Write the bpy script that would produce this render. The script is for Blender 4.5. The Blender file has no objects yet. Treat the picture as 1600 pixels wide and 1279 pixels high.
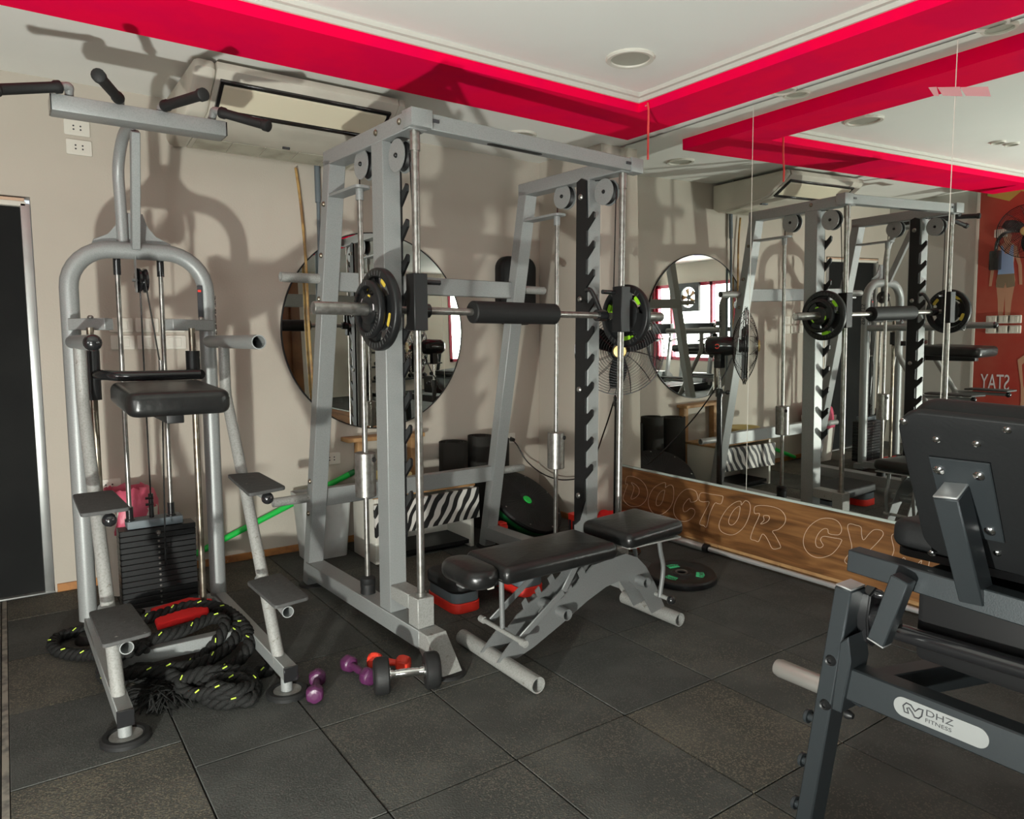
import bpy, bmesh, math, random
from mathutils import Vector, Matrix
random.seed(7)
S = bpy.context.scene
C = S.collection
R = math.radians
# ------------------------------------------------------------------ camera
FPX, YAW, PITCH, ROLL, CAMH = 1127.17, 0.612414, 0.0972203, 0.00134411, 1.35
cd = bpy.data.cameras.new('camera'); cam = bpy.data.objects.new('camera', cd); C.objects.link(cam)
cd.sensor_fit = 'HORIZONTAL'; cd.sensor_width = 36; cd.lens = 36 * FPX / 1600; cd.clip_start = .05
_f = Vector((math.sin(YAW) * math.cos(PITCH), math.cos(YAW) * math.cos(PITCH), -math.sin(PITCH)))
_r = Vector((math.cos(YAW), -math.sin(YAW), 0)); _d = _f.cross(_r)
_c, _s = math.cos(ROLL), math.sin(ROLL)
RX = _r * _c + _d * _s; DY = _d * _c - _r * _s
cam.matrix_world = Matrix(((RX.x, -DY.x, -_f.x, 0), (RX.y, -DY.y, -_f.y, 0), (RX.z, -DY.z, -_f.z, CAMH), (0, 0, 0, 1)))
S.camera = cam
def ray(px, py): return RX * (px - 800) + DY * (py - 639.5) + _f * FPX
def atz(px, py, z=0.):            # photo pixel -> point at height z (floor or a known top)
    d = ray(px, py); t = (z - CAMH) / d.z; return Vector((0, 0, CAMH)) + d * t
def aty(px, py, y):               # photo pixel -> point on a plane parallel to the back wall
    d = ray(px, py); return Vector((0, 0, CAMH)) + d * (y / d.y)
# ------------------------------------------------------------------ world, lights, exposure
w = bpy.data.worlds.new('world'); S.world = w; w.use_nodes = True
w.node_tree.nodes['Background'].inputs[0].default_value = (.75, .82, .9, 1)
w.node_tree.nodes['Background'].inputs[1].default_value = 1.0
S.view_settings.view_transform = 'Standard'; S.view_settings.look = 'None'
S.view_settings.exposure = 0.33; S.view_settings.gamma = 1.0; S.view_settings.use_curve_mapping = False
S.cycles.caustics_reflective = True; S.cycles.caustics_refractive = False; S.cycles.blur_glossy = 1.0
def lamp(name, kind, loc, energy, col, **k):
    l = bpy.data.lights.new(name, kind); l.energy = energy; l.color = col
    for a, b in k.items(): setattr(l, a, b)
    o = bpy.data.objects.new(name, l); C.objects.link(o); o.location = loc; return o
# photographer's flash low on the left: the photograph's hard shadows on wall and ceiling all point back to it
fl = lamp('flash_left_offscreen', 'SPOT', (-.66, .42, .27), 360, (.98, 1, .925), shadow_soft_size=.045, spot_size=R(150), spot_blend=.6)
fl.rotation_euler = Vector((.42, .75, .5)).to_track_quat('-Z', 'Y').to_euler()
# daylight comes from the bright panes of window_1 and window_2 (material 'pane')
DAY = 18.0
# ------------------------------------------------------------------ materials
MAT = {}
def mat(name, col, rough=.5, metal=0., spec=.5, noise=None, bump=None, col2=None, fac=(.45, .62), coat=0, emit=None, wear=None):
    m = bpy.data.materials.new(name); m.use_nodes = True; nt = m.node_tree; N = nt.nodes; L = nt.links
    p = N['Principled BSDF']
    p.inputs['Base Color'].default_value = (*col, 1); p.inputs['Roughness'].default_value = rough
    p.inputs['Metallic'].default_value = metal; p.inputs['Specular IOR Level'].default_value = spec
    p.inputs['Coat Weight'].default_value = coat
    tc = N.new('ShaderNodeTexCoord'); out = None
    if noise:
        n = N.new('ShaderNodeTexNoise'); n.inputs['Scale'].default_value = noise; n.inputs['Detail'].default_value = 6
        L.new(tc.outputs['Object'], n.inputs['Vector'])
        r = N.new('ShaderNodeValToRGB'); r.color_ramp.elements[0].position = fac[0]; r.color_ramp.elements[1].position = fac[1]
        r.color_ramp.elements[0].color = (*col, 1); r.color_ramp.elements[1].color = (*(col2 or col), 1)
        L.new(n.outputs['Fac'], r.inputs['Fac']); out = r.outputs['Color']
    if wear:      # chipped / scuffed spots: (scale, threshold, colour)
        n = N.new('ShaderNodeTexNoise'); n.inputs['Scale'].default_value = wear[0]; n.inputs['Detail'].default_value = 8; n.inputs['Roughness'].default_value = .7
        L.new(tc.outputs['Object'], n.inputs['Vector'])
        r = N.new('ShaderNodeValToRGB'); r.color_ramp.elements[0].position = wear[1]; r.color_ramp.elements[1].position = wear[1] + .02
        L.new(n.outputs['Fac'], r.inputs['Fac'])
        mx = N.new('ShaderNodeMix'); mx.data_type = 'RGBA'; L.new(r.outputs['Color'], mx.inputs['Factor'])
        if out: L.new(out, mx.inputs['A'])
        else: mx.inputs['A'].default_value = (*col, 1)
        mx.inputs['B'].default_value = (*wear[2], 1); out = mx.outputs['Result']
    if out: L.new(out, p.inputs['Base Color'])
    if bump:
        n = N.new('ShaderNodeTexNoise'); n.inputs['Scale'].default_value = bump[0]; n.inputs['Detail'].default_value = 5
        L.new(tc.outputs['Object'], n.inputs['Vector'])
        b = N.new('ShaderNodeBump'); b.inputs['Strength'].default_value = bump[1]; b.inputs['Distance'].default_value = .01
        L.new(n.outputs['Fac'], b.inputs['Height']); L.new(b.outputs['Normal'], p.inputs['Normal'])
    if emit:
        p.inputs['Emission Color'].default_value = (*emit[0], 1); p.inputs['Emission Strength'].default_value = emit[1]
    MAT[name] = m; return m
mat('wall', (.50, .455, .39), .85, noise=1.3, col2=(.46, .42, .36), fac=(.35, .7), bump=(90, .12), spec=.2)
mat('wall_grey', (.50, .495, .455), .85, bump=(90, .1), spec=.2)
mat('ceiling', (.84, .84, .80), .9, noise=.8, col2=(.79, .79, .75), spec=.2)
mat('pink', (.95, .0, .058), .8, noise=3, col2=(.86, .0, .066), spec=.05, wear=(9, .725, (.6, .35, .33)))
mat('cream', (.60, .59, .54), .7)
mat('skirt', (.42, .18, .05), .6, noise=14, col2=(.28, .12, .04), wear=(20, .63, (.45, .38, .3)))
def speck(name, base, c1, dens):
    m = mat(name, base, .85, noise=4, col2=tuple(x * 1.35 for x in base), bump=(160, .35), spec=.3)
    nt = m.node_tree; N = nt.nodes; L = nt.links; p = N['Principled BSDF']; src = p.inputs['Base Color'].links[0].from_socket
    tc = N.new('ShaderNodeTexCoord'); v = N.new('ShaderNodeTexVoronoi'); v.inputs['Scale'].default_value = 230
    L.new(tc.outputs['Object'], v.inputs['Vector'])
    sep = N.new('ShaderNodeSeparateColor'); L.new(v.outputs['Color'], sep.inputs[0])
    n = N.new('ShaderNodeTexNoise'); n.inputs['Scale'].default_value = 3.2; n.inputs['Detail'].default_value = 4; L.new(tc.outputs['Object'], n.inputs['Vector'])
    ad = N.new('ShaderNodeMath'); ad.operation = 'ADD'; L.new(sep.outputs[0], ad.inputs[0]); L.new(n.outputs['Fac'], ad.inputs[1])
    g = N.new('ShaderNodeMath'); g.operation = 'GREATER_THAN'; L.new(ad.outputs[0], g.inputs[0]); g.inputs[1].default_value = dens
    mx = N.new('ShaderNodeMix'); mx.data_type = 'RGBA'; L.new(g.outputs[0], mx.inputs['Factor']); L.new(src, mx.inputs['A'])
    mx.inputs['B'].default_value = (*c1, 1); L.new(mx.outputs['Result'], p.inputs['Base Color']); return m
speck('tile_speck', (.060, .058, .050), (.135, .12, .09), 1.24)
speck('tile_plain', (.052, .054, .050), (.082, .082, .075), 1.30)
speck('tile_few', (.055, .056, .051), (.11, .102, .084), 1.34)
mat('grout', (.26, .24, .2), .9, noise=20, col2=(.12, .11, .1))
mat('base', (.02, .02, .02), .9)
mat('silver', (.262, .272, .268), .42, .2, noise=220, col2=(.23, .24, .236), bump=(260, .05), wear=(7, .70, (.20, .19, .17)))
mat('silver_worn', (.29, .29, .275), .5, .15, noise=150, col2=(.235, .235, .22), wear=(26, .63, (.15, .14, .12)))
mat('bench_grey', (.165, .17, .168), .45, .2, noise=220, col2=(.145, .15, .148), wear=(9, .70, (.26, .25, .23)))
mat('steel', (.33, .32, .30), .34, .85, noise=40, col2=(.25, .24, .22))
mat('bar_chrome', (.58, .58, .57), .25, .6)
mat('chrome', (.78, .78, .77), .12, 1.)
mat('old_rod', (.20, .17, .13), .35, .9, noise=25, col2=(.30, .27, .22))
mat('black_metal', (.010, .010, .0105), .45, .1, spec=.4)
mat('gloss_black', (.012, .012, .013), .2, .0, coat=.3)
mat('rubber', (.010, .010, .010), .6, bump=(200, .1), spec=.35)
mat('plate_black', (.009, .0095, .010), .4, bump=(200, .06), spec=.4)
mat('vinyl', (.009, .009, .009), .30, bump=(45, .12), noise=6, col2=(.014, .014, .0135), spec=.45)
mat('vinyl_dark', (.0065, .007, .0075), .5, bump=(120, .06), spec=.3)
mat('steptop', (.055, .055, .054), .75, noise=50, col2=(.045, .045, .044), wear=(30, .66, (.32, .30, .27)), bump=(140, .2))
mat('rope', (.011, .011, .0105), .75, bump=(220, .5), spec=.25)
mat('neon', (.55, .75, .08), .6)
mat('red', (.80, .035, .02), .5, noise=10, col2=(.68, .025, .016))
mat('red_cloth', (.78, .014, .014), .85, bump=(30, .4))
mat('orange_red', (.70, .045, .022), .45, wear=(40, .66, (.45, .2, .14)))
mat('purple', (.072, .015, .058), .38, wear=(60, .70, (.35, .25, .3)), bump=(120, .08))
mat('slate', (.12, .145, .16), .6)
mat('green', (.012, .56, .075), .4)
mat('dark_green', (.01, .17, .045), .5)
mat('label_green', (.04, .55, .22), .5)
mat('neon_green', (.32, .72, .02), .5)
mat('yellow', (.62, .46, .06), .5)
mat('basin', (.72, .63, .30), .5)
mat('white_plastic', (.66, .64, .57), .4)
mat('bin_grey', (.40, .41, .40), .5, noise=8, col2=(.34, .35, .34))
mat('pink_bag', (.62, .10, .17), .4, bump=(25, .5))
mat('blue', (.01, .13, .33), .5)
mat('wood_pale', (.42, .24, .10), .6, noise=9, col2=(.30, .16, .065))
mat('bamboo', (.42, .26, .08), .5, noise=12, col2=(.22, .12, .04))
mat('ac', (.60, .57, .49), .5, noise=3, col2=(.52, .49, .42))
mat('ac_cream', (.66, .61, .46), .5)
mat('ac_dirty', (.42, .40, .32), .7, noise=7, col2=(.30, .28, .22))
mat('door', (.009, .0095, .0095), .75, noise=2, col2=(.013, .0135, .013), spec=.15)
mat('alu', (.50, .51, .50), .35, .7, noise=3, col2=(.40, .41, .40))
mat('door_wood', (.60, .42, .30), .7, noise=6, col2=(.45, .30, .2))
mat('mirror', (.90, .93, .89), 0., 1.)
mat('mirror2', (.82, .83, .80), 0., 1.)
mat('glass_edge', (.45, .52, .48), .2)
mat('dhz', (.034, .040, .044), .38, .5, bump=(300, .04))
mat('dhz_cap', (.55, .56, .56), .35, .8)
mat('badge', (.27, .28, .275), .4, .3)
mat('peg', (.40, .385, .36), .32, .75)
mat('ink', (.03, .03, .035), .5)
mat('engrave', (.62, .46, .34), .6)
mat('mural', (.36, .035, .022), .6, noise=2.2, col2=(.42, .10, .06), fac=(.35, .75))
mat('skin', (.50, .27, .17), .7); mat('cloth_blue', (.30, .42, .66), .7); mat('cloth_grey', (.22, .17, .11), .8); mat('print_white', (.62, .58, .6), .7)
mat('print_green', (.45, .55, .12), .7)
mat('mat_roll', (.022, .021, .018), .8, bump=(150, .2), spec=.25)
mat('tape_red', (.72, .07, .06), .5)
mat('tape', (.60, .33, .34), .6)
mat('curtain', (.20, .006, .02), .8)
mat('frame_red', (.36, .01, .04), .5)
mat('pane', (.9, .92, .9), .3, emit=((.93, 1, .97), DAY))
mat('purple_paint', (.12, .08, .40), .6)
mat('gold', (.55, .40, .16), .35, .7)
mat('lens', (.40, .39, .33), .6)
mat('wardrobe', (.20, .085, .028), .45, noise=3, col2=(.13, .05, .016))
# laminate wood for the panel under the mirror
def wood():
    m = mat('laminate', (.2, .1, .05), .42); nt = m.node_tree; N = nt.nodes; L = nt.links; p = N['Principled BSDF']
    tc = N.new('ShaderNodeTexCoord'); mp = N.new('ShaderNodeMapping'); mp.inputs['Scale'].default_value = (3, 1.3, 11)
    L.new(tc.outputs['Object'], mp.inputs['Vector'])
    n = N.new('ShaderNodeTexNoise'); n.inputs['Scale'].default_value = 1.6; n.inputs['Detail'].default_value = 8; n.inputs['Distortion'].default_value = 1.2
    L.new(mp.outputs[0], n.inputs['Vector'])
    r = N.new('ShaderNodeValToRGB'); e = r.color_ramp.elements
    e[0].position = .30; e[0].color = (.085, .036, .012, 1); e[1].position = .72; e[1].color = (.30, .145, .052, 1)
    k = e.new(.5); k.color = (.19, .083, .028, 1)
    L.new(n.outputs['Fac'], r.inputs['Fac']); L.new(r.outputs['Color'], p.inputs['Base Color'])
wood()
def zebra():
    m = mat('zebra', (1, 1, 1), .5); nt = m.node_tree; N = nt.nodes; L = nt.links; p = N['Principled BSDF']
    tc = N.new('ShaderNodeTexCoord'); mp = N.new('ShaderNodeMapping'); mp.inputs['Rotation'].default_value = (0, R(-28), 0)
    L.new(tc.outputs['Object'], mp.inputs['Vector'])
    wv = N.new('ShaderNodeTexWave'); wv.inputs['Scale'].default_value = 5.2; wv.inputs['Distortion'].default_value = 3.6; wv.inputs['Detail'].default_value = 1; wv.inputs['Detail Scale'].default_value = 1.6
    L.new(mp.outputs[0], wv.inputs['Vector'])
    r = N.new('ShaderNodeValToRGB'); e = r.color_ramp.elements; e[0].position = .50; e[0].color = (.012, .012, .012, 1); e[1].position = .54; e[1].color = (.62, .6, .56, 1)
    L.new(wv.outputs['Fac'], r.inputs['Fac']); L.new(r.outputs['Color'], p.inputs['Base Color'])
zebra()
# ------------------------------------------------------------------ mesh helpers
MW = {}
def V(*a): return Vector(a)
def B(): return bmesh.new()
def obj(name, bm, m, parent=None, local=False, smooth=40):
    if parent is not None and not local: bm.transform(MW[parent.name].inverted())
    me = bpy.data.meshes.new(name); bmesh.ops.recalc_face_normals(bm, faces=bm.faces); bm.to_mesh(me); bm.free()
    if smooth:
        me.polygons.foreach_set('use_smooth', [True] * len(me.polygons)); me.set_sharp_from_angle(angle=R(smooth))
    me.materials.append(MAT[m]); o = bpy.data.objects.new(name, me); C.objects.link(o)
    if parent is not None:
        o.parent = parent; MW[o.name] = MW[parent.name]
    else: MW[o.name] = Matrix()
    return o
def thing(name, label, cat, loc=(0, 0, 0), rotz=0, group=None):
    o = bpy.data.objects.new(name, None); C.objects.link(o); o.empty_display_size = .1
    o.location = loc; o.rotation_euler = (0, 0, rotz); MW[o.name] = Matrix.Translation(loc) @ Matrix.Rotation(rotz, 4, 'Z')
    o['label'] = label; o['category'] = cat
    if group: o['group'] = group
    return o
def tag(o, label, cat, group=None):
    o['label'] = label; o['category'] = cat
    if group: o['group'] = group
    return o
def struct(name, bm, m, parent=None, smooth=0):
    o = obj(name, bm, m, parent, smooth=smooth)
    if parent is None: o['kind'] = 'structure'
    return o
def copytree(o, parent=None):
    c = o.copy(); C.objects.link(c); MW[c.name] = MW[o.name]
    if parent is not None: c.parent = parent
    for ch in list(o.children): copytree(ch, c)
    return c
def hexa(bm, vs):
    v = [bm.verts.new(p) for p in vs]
    fs = [bm.faces.new([v[i] for i in f]) for f in ((0, 3, 2, 1), (4, 5, 6, 7), (0, 1, 5, 4), (1, 2, 6, 5), (2, 3, 7, 6), (3, 0, 4, 7))]
    return v, fs
def box(bm, lo, hi, bev=0, seg=2, M=None):
    x0, y0, z0 = lo; x1, y1, z1 = hi
    v, fs = hexa(bm, [V(x0, y0, z0), V(x1, y0, z0), V(x1, y1, z0), V(x0, y1, z0), V(x0, y0, z1), V(x1, y0, z1), V(x1, y1, z1), V(x0, y1, z1)])
    if bev:
        es = list({e for f in fs for e in f.edges})
        r = bmesh.ops.bevel(bm, geom=es, offset=bev, segments=seg, affect='EDGES', profile=.5)
        if M is not None: bmesh.ops.transform(bm, matrix=M, verts=list({q for f in r['faces'] for q in f.verts} | {q for q in v if q.is_valid}))
    elif M is not None: bmesh.ops.transform(bm, matrix=M, verts=v)
    return bm
def frame(d, up=V(0, 0, 1)):
    d = d.normalized()
    if abs(d.dot(up)) > .98: up = V(0, 1, 0) if abs(d.y) < .9 else V(1, 0, 0)
    x = d.cross(up).normalized(); y = x.cross(d).normalized(); return x, y, d
def beam(bm, p0, p1, w, h, up=V(0, 0, 1), bev=.003):
    p0, p1 = V(*p0), V(*p1); x, y, d = frame(p1 - p0, up); x = x * (w / 2); y = y * (h / 2)
    v, fs = hexa(bm, [p0 - x - y, p0 + x - y, p0 + x + y, p0 - x + y, p1 - x - y, p1 + x - y, p1 + x + y, p1 - x + y])
    if bev:
        es = [e for e in {e for f in fs for e in f.edges}]
        bmesh.ops.bevel(bm, geom=es, offset=bev, segments=1, affect='EDGES')
    return bm
def tube(bm, pts, r, seg=14, caps=True, closed=False, up=None):
    if not isinstance(r, (list, tuple)) and r > .004: seg = max(seg, 12)
    pts = [V(*p) for p in pts]; n = len(pts); rs = r if isinstance(r, (list, tuple)) else [r] * n
    x = None; rings = []
    for i, p in enumerate(pts):
        a = pts[(i - 1) % n] if (i or closed) else p; b = pts[(i + 1) % n] if (i < n - 1 or closed) else p
        d = (b - a)
        if d.length < 1e-9: d = V(0, 0, 1)
        d.normalize()
        if x is None: x, y, _ = frame(d)
        else:
            x = (x - d * x.dot(d)); x.normalize(); y = x.cross(d)
        rings.append([bm.verts.new(p + (x * math.cos(t) + y * math.sin(t)) * rs[i]) for t in [2 * math.pi * k / seg for k in range(seg)]])
    m = n if closed else n - 1
    for i in range(m):
        A, Bq = rings[i], rings[(i + 1) % n]
        for k in range(seg): bm.faces.new((A[k], A[(k + 1) % seg], Bq[(k + 1) % seg], Bq[k]))
    if caps and not closed: bm.faces.new(rings[0][::-1]); bm.faces.new(rings[-1])
    return bm
def pipe(bm, p0, p1, r, t=.005, seg=20):      # hollow tube with open ends
    p0, p1 = V(*p0), V(*p1); x, y, d = frame(p1 - p0); k = range(seg); an = [2 * math.pi * i / seg for i in k]
    rg = [[bm.verts.new(p + (x * math.cos(q) + y * math.sin(q)) * rr) for q in an] for p, rr in ((p0, r), (p1, r), (p1, r - t), (p0, r - t))]
    for i in range(4):
        A, Bq = rg[i], rg[(i + 1) % 4]
        for j in k: bm.faces.new((A[j], A[(j + 1) % seg], Bq[(j + 1) % seg], Bq[j]))
    return bm
def lathe(bm, prof, M=Matrix(), seg=32, closed=False):   # profile (r, z); z axis mapped by M
    rings = []
    for r, z in prof:
        if r < 1e-6: rings.append([bm.verts.new(M @ V(0, 0, z))])
        else: rings.append([bm.verts.new(M @ V(r * math.cos(2 * math.pi * k / seg), r * math.sin(2 * math.pi * k / seg), z)) for k in range(seg)])
    for i in range(len(rings) - (0 if closed else 1)):
        A, Bq = rings[i], rings[(i + 1) % len(rings)]
        for k in range(seg):
            j = (k + 1) % seg
            if len(A) == 1 and len(Bq) == 1: continue
            if len(A) == 1: bm.faces.new((A[0], Bq[j], Bq[k]))
            elif len(Bq) == 1: bm.faces.new((A[k], A[j], Bq[0]))
            else: bm.faces.new((A[k], A[j], Bq[j], Bq[k]))
    return bm
def axisM(p, d, up=V(0, 0, 1)):
    x, y, d = frame(V(*d), up); M = Matrix(((x.x, y.x, d.x, p[0]), (x.y, y.y, d.y, p[1]), (x.z, y.z, d.z, p[2]), (0, 0, 0, 1))); return M
def prism(bm, poly, M, t, bev=0, seg=2):       # polygon in local xy, extruded along z from -t/2 to t/2
    a = [bm.verts.new(M @ V(x, y, -t / 2)) for x, y in poly]; b = [bm.verts.new(M @ V(x, y, t / 2)) for x, y in poly]; n = len(poly)
    f0 = bm.faces.new(a[::-1]); f1 = bm.faces.new(b)
    for i in range(n): bm.faces.new((a[i], a[(i + 1) % n], b[(i + 1) % n], b[i]))
    if bev: bmesh.ops.bevel(bm, geom=list(f0.edges) + list(f1.edges), offset=bev, segments=seg, affect='EDGES')
    return bm
def rrect(sx, sy, r, k=6, taper=0):
    out = []
    for cx, cy, a0 in ((sx / 2 - r, sy / 2 - r, 0), (-sx / 2 + r, sy / 2 - r, 90), (-sx / 2 + r, -sy / 2 + r, 180), (sx / 2 - r, -sy / 2 + r, 270)):
        for i in range(k + 1):
            a = R(a0 + 90 * i / k); x, y = cx + r * math.cos(a), cy + r * math.sin(a); out.append((x * (1 + taper * y / sy), y))
    return out
def rpad(bm, sx, sy, sz, rad, edge, M, taper=0, k=7, dome=0.):   # rounded cushion: rings of the rounded outline, quarter-round edges
    rings = []; n = 5
    lv = [(edge * (1 - math.sin(R(90 * i / n))), -sz / 2 + edge * (1 - math.cos(R(90 * i / n)))) for i in range(n + 1)]
    lv += [(a, -b) for a, b in reversed(lv)]
    for ins, z in lv:
        P = rrect(sx - 2 * ins, sy - 2 * ins, max(rad - ins, .003), k, taper); rings.append([bm.verts.new(M @ V(x, y, z)) for x, y in P])
    m = len(rings[0])
    for A, Bq in zip(rings[:-1], rings[1:]):
        for i in range(m): bm.faces.new((A[i], A[(i + 1) % m], Bq[(i + 1) % m], Bq[i]))
    for ring, sg in ((rings[0], -1), (rings[-1], 1)):
        prev = ring; P0 = rrect(sx - 2 * edge, sy - 2 * edge, max(rad - edge, .003), k, taper)
        for q in (.8, .55, .28):
            cur = [bm.verts.new(M @ V(x * q, y * q, sg * (sz / 2 + dome * (1 - q * q)))) for x, y in P0]
            for i in range(m): bm.faces.new((prev[i], prev[(i + 1) % m], cur[(i + 1) % m], cur[i]))
            prev = cur
        bm.faces.new(prev)
    return bm
def softprism(bm, poly, M, t, e, n=4):         # extruded polygon with rounded-over ends
    cx = sum(p[0] for p in poly) / len(poly); cy = sum(p[1] for p in poly) / len(poly); sz = max(max(p[0] for p in poly) - min(p[0] for p in poly), max(p[1] for p in poly) - min(p[1] for p in poly)); rings = []
    lv = [(e * (1 - math.sin(R(90 * i / n))), -t / 2 + e * (1 - math.cos(R(90 * i / n)))) for i in range(n + 1)]; lv += [(a, -b) for a, b in reversed(lv)]
    for ins, z in lv:
        q = 1 - 2.4 * ins / sz; rings.append([bm.verts.new(M @ V(cx + (x - cx) * q, cy + (y - cy) * q, z)) for x, y in poly])
    m = len(poly)
    for A, Bq in zip(rings[:-1], rings[1:]):
        for i in range(m): bm.faces.new((A[i], A[(i + 1) % m], Bq[(i + 1) % m], Bq[i]))
    bm.faces.new(rings[0][::-1]); bm.faces.new(rings[-1]); return bm
def ball(bm, c, r, seg=14): return lathe(bm, [(0, -r)] + [(r * math.cos(R(t)), r * math.sin(R(t))) for t in range(-75, 90, 15)] + [(0, r)], Matrix.Translation(c), seg)
def bolt(bm, p, d, r=.009, h=.006): return lathe(bm, [(0, h), (r * .6, h * .95), (r, h * .45), (r, 0), (0, 0)], axisM(p, d), 12)
def spline(pts, n=8, closed=False):
    P = [V(*p) for p in pts]; out = []; N = len(P); rng = range(N if closed else N - 1)
    for i in rng:
        a, b, c, d = (P[(i + k) % N] if closed else P[min(max(i + k, 0), N - 1)] for k in (-1, 0, 1, 2))
        for j in range(n):
            t = j / n; out.append(.5 * ((2 * b) + (c - a) * t + (2 * a - 5 * b + 4 * c - d) * t * t + (3 * b - a - 3 * c + d) * t ** 3))
    if not closed: out.append(P[-1])
    return out
def arc(c, r, a0, a1, n, ax='xz'):
    o = []
    for i in range(n + 1):
        t = R(a0 + (a1 - a0) * i / n); q = (r * math.cos(t), r * math.sin(t))
        o.append(V(c[0] + q[0], c[1], c[2] + q[1]) if ax == 'xz' else V(c[0], c[1] + q[0], c[2] + q[1]))
    return o
def textmesh(body, size, M, m, parent, name, extr=.0006, shear=0, space=1):
    cu = bpy.data.curves.new(name, 'FONT'); cu.body = body; cu.size = size; cu.extrude = extr; cu.shear = shear; cu.space_character = space
    cu.resolution_u = 4; o = bpy.data.objects.new(name, cu); C.objects.link(o)
    me = bpy.data.meshes.new_from_object(o); bpy.data.objects.remove(o); bpy.data.curves.remove(cu)
    me.transform((MW[parent.name].inverted() if parent is not None else Matrix()) @ M); me.materials.clear(); me.materials.append(MAT[m])
    o = bpy.data.objects.new(name, me); C.objects.link(o)
    if parent is not None: o.parent = parent; MW[o.name] = MW[parent.name]
    return o
# ------------------------------------------------------------------ the room
WY, WX, ZC, ZM, ZB = 4.5, 3.66, 2.68, 2.70, 2.61
def atx(px, py, x):
    d = ray(px, py); return Vector((0, 0, CAMH)) + d * (x / d.x)
bm = B(); box(bm, (-5, -6, -.08), (3.8, 4.65, -.012)); floor = struct('floor', bm, 'base')
cols = [-.06, .42, .83, 1.28, 1.76, 2.235, 2.71, 3.15, 3.645]
rows = [.15, .70, 1.25, 1.80, 2.35, 2.90, 3.42, 3.95, 4.485]
rowsL = [.38, .92, 1.46, 2.0, 2.54, 3.08, 3.62, 4.15, 4.485]
def tile(x0, x1, y0, y1, m):
    bm = B(); g = .0022; dz = random.uniform(-.0015, .0008)
    box(bm, (x0 + g, y0 + g, -.013), (x1 - g, y1 - g, dz), .002, 1)
    return obj('rubber_tile', bm, m, floor, smooth=0)
kinds = ['tile_plain', 'tile_speck', 'tile_few']
for i in range(len(cols) - 1):
    rw = rowsL if i == 0 else rows
    for j in range(len(rw) - 1):
        if i == 0: m = {4: 'tile_plain', 5: 'tile_speck', 6: 'tile_plain', 3: 'tile_speck', 7: 'tile_speck'}.get(j, 'tile_few')
        else: m = random.choice(['tile_plain', 'tile_few', 'tile_few', 'tile_speck'] if i < 5 else ['tile_plain', 'tile_plain', 'tile_few'])
        tile(cols[i], cols[i + 1], rw[j], rw[j + 1], m)
for i in range(2):
    for j in range(8): tile(-.08 - .47 * (i + 1), -.08 - .47 * i, .25 + .53 * j, .78 + .53 * j if j < 7 else 4.485, kinds[(i + j) % 2])
bm = B(); box(bm, (-.0795, .15, -.013), (-.0605, 4.485, -.001)); obj('joint_strip', bm, 'grout', floor, smooth=0)
bm = B(); box(bm, (-5, -6, -.013), (3.645, .148, 0)); box(bm, (-5, .15, -.013), (-1.03, 4.485, 0)); obj('rubber_sheet', bm, 'tile_plain', floor, smooth=0)
# back wall with the door opening
DX0, DX1, DZ = -.80, .155, 2.075
bm = B(); box(bm, (-5, WY, -.08), (DX0, WY + .12, 2.9)); box(bm, (DX1, WY, -.08), (3.8, WY + .12, 2.9)); box(bm, (DX0, WY, DZ), (DX1, WY + .12, 2.9))
struct('wall_back', bm, 'wall')
bm = B(); box(bm, (3.42, 3.8, -.012), (3.8, WY, 2.72), .006); struct('wall_column', bm, 'wall')
bm = B(); box(bm, (WX, -6, -.08), (3.8, 3.8, 2.9)); struct('wall_right', bm, 'wall')
bm = B(); box(bm, (-1.12, 2.45, -.012), (-1.0, WY, 2.72)); struct('wall_left', bm, 'wall_grey')
bm = B(); box(bm, (-5.12, -6, -.08), (-5, -3.35, 2.9)); box(bm, (-5.12, -1.05, -.08), (-5, 4.65, 2.9)); box(bm, (-5.12, -3.35, -.08), (-5, -1.05, .55)); box(bm, (-5.12, -3.35, 2.25), (-5, -1.05, 2.9))
struct('wall_far_left', bm, 'wall')
bm = B(); box(bm, (-5, -6.12, -.08), (-4.1, -6, 2.9)); box(bm, (-2.0, -6.12, -.08), (3.8, -6, 2.9)); box(bm, (-4.1, -6.12, -.08), (-2.0, -6, .6)); box(bm, (-4.1, -6.12, 2.25), (-2.0, -6, 2.9))
struct('wall_rear', bm, 'wall')
# door with aluminium frame
bm = B(); box(bm, (DX0, WY + .03, 0), (DX1 - .03, WY + .07, DZ - .045)); d1 = struct('door_1', bm, 'door')
bm = B(); box(bm, (DX1 - .045, WY - .006, -.0), (DX1 - .004, WY + .08, DZ - .035), .003); box(bm, (DX0 + .004, WY - .006, 0), (DX0 + .045, WY + .08, DZ - .035), .003); obj('door_jamb', bm, 'alu', d1)
bm = B(); box(bm, (DX0 + .004, WY - .006, DZ - .05), (DX1 - .02, WY + .08, DZ - .025), .003); obj('door_head', bm, 'white_plastic', d1)
bm = B(); box(bm, (DX0 + .004, WY + .002, DZ - .025), (DX1 - .025, WY + .08, DZ - .008), .002); obj('head_timber', bm, 'door_wood', d1)
bm = B(); box(bm, (DX0, WY - .01, -.001), (DX1, WY + .05, .008), .002); obj('threshold', bm, 'alu', d1)
bm = B(); tube(bm, [(DX0 + .1, WY + .03, 1.0), (DX0 + .1, WY - .02, 1.0), (DX0 + .22, WY - .02, 1.0)], .01); obj('door_handle', bm, 'steel', d1)
# skirting of the back wall and the column
bm = B(); box(bm, (DX1 + .01, WY - .012, -.002), (3.42, WY, .042), .003); box(bm, (3.408, 3.8, -.002), (3.42, WY - .012, .042), .003); struct('baseboard_back', bm, 'skirt')
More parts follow.
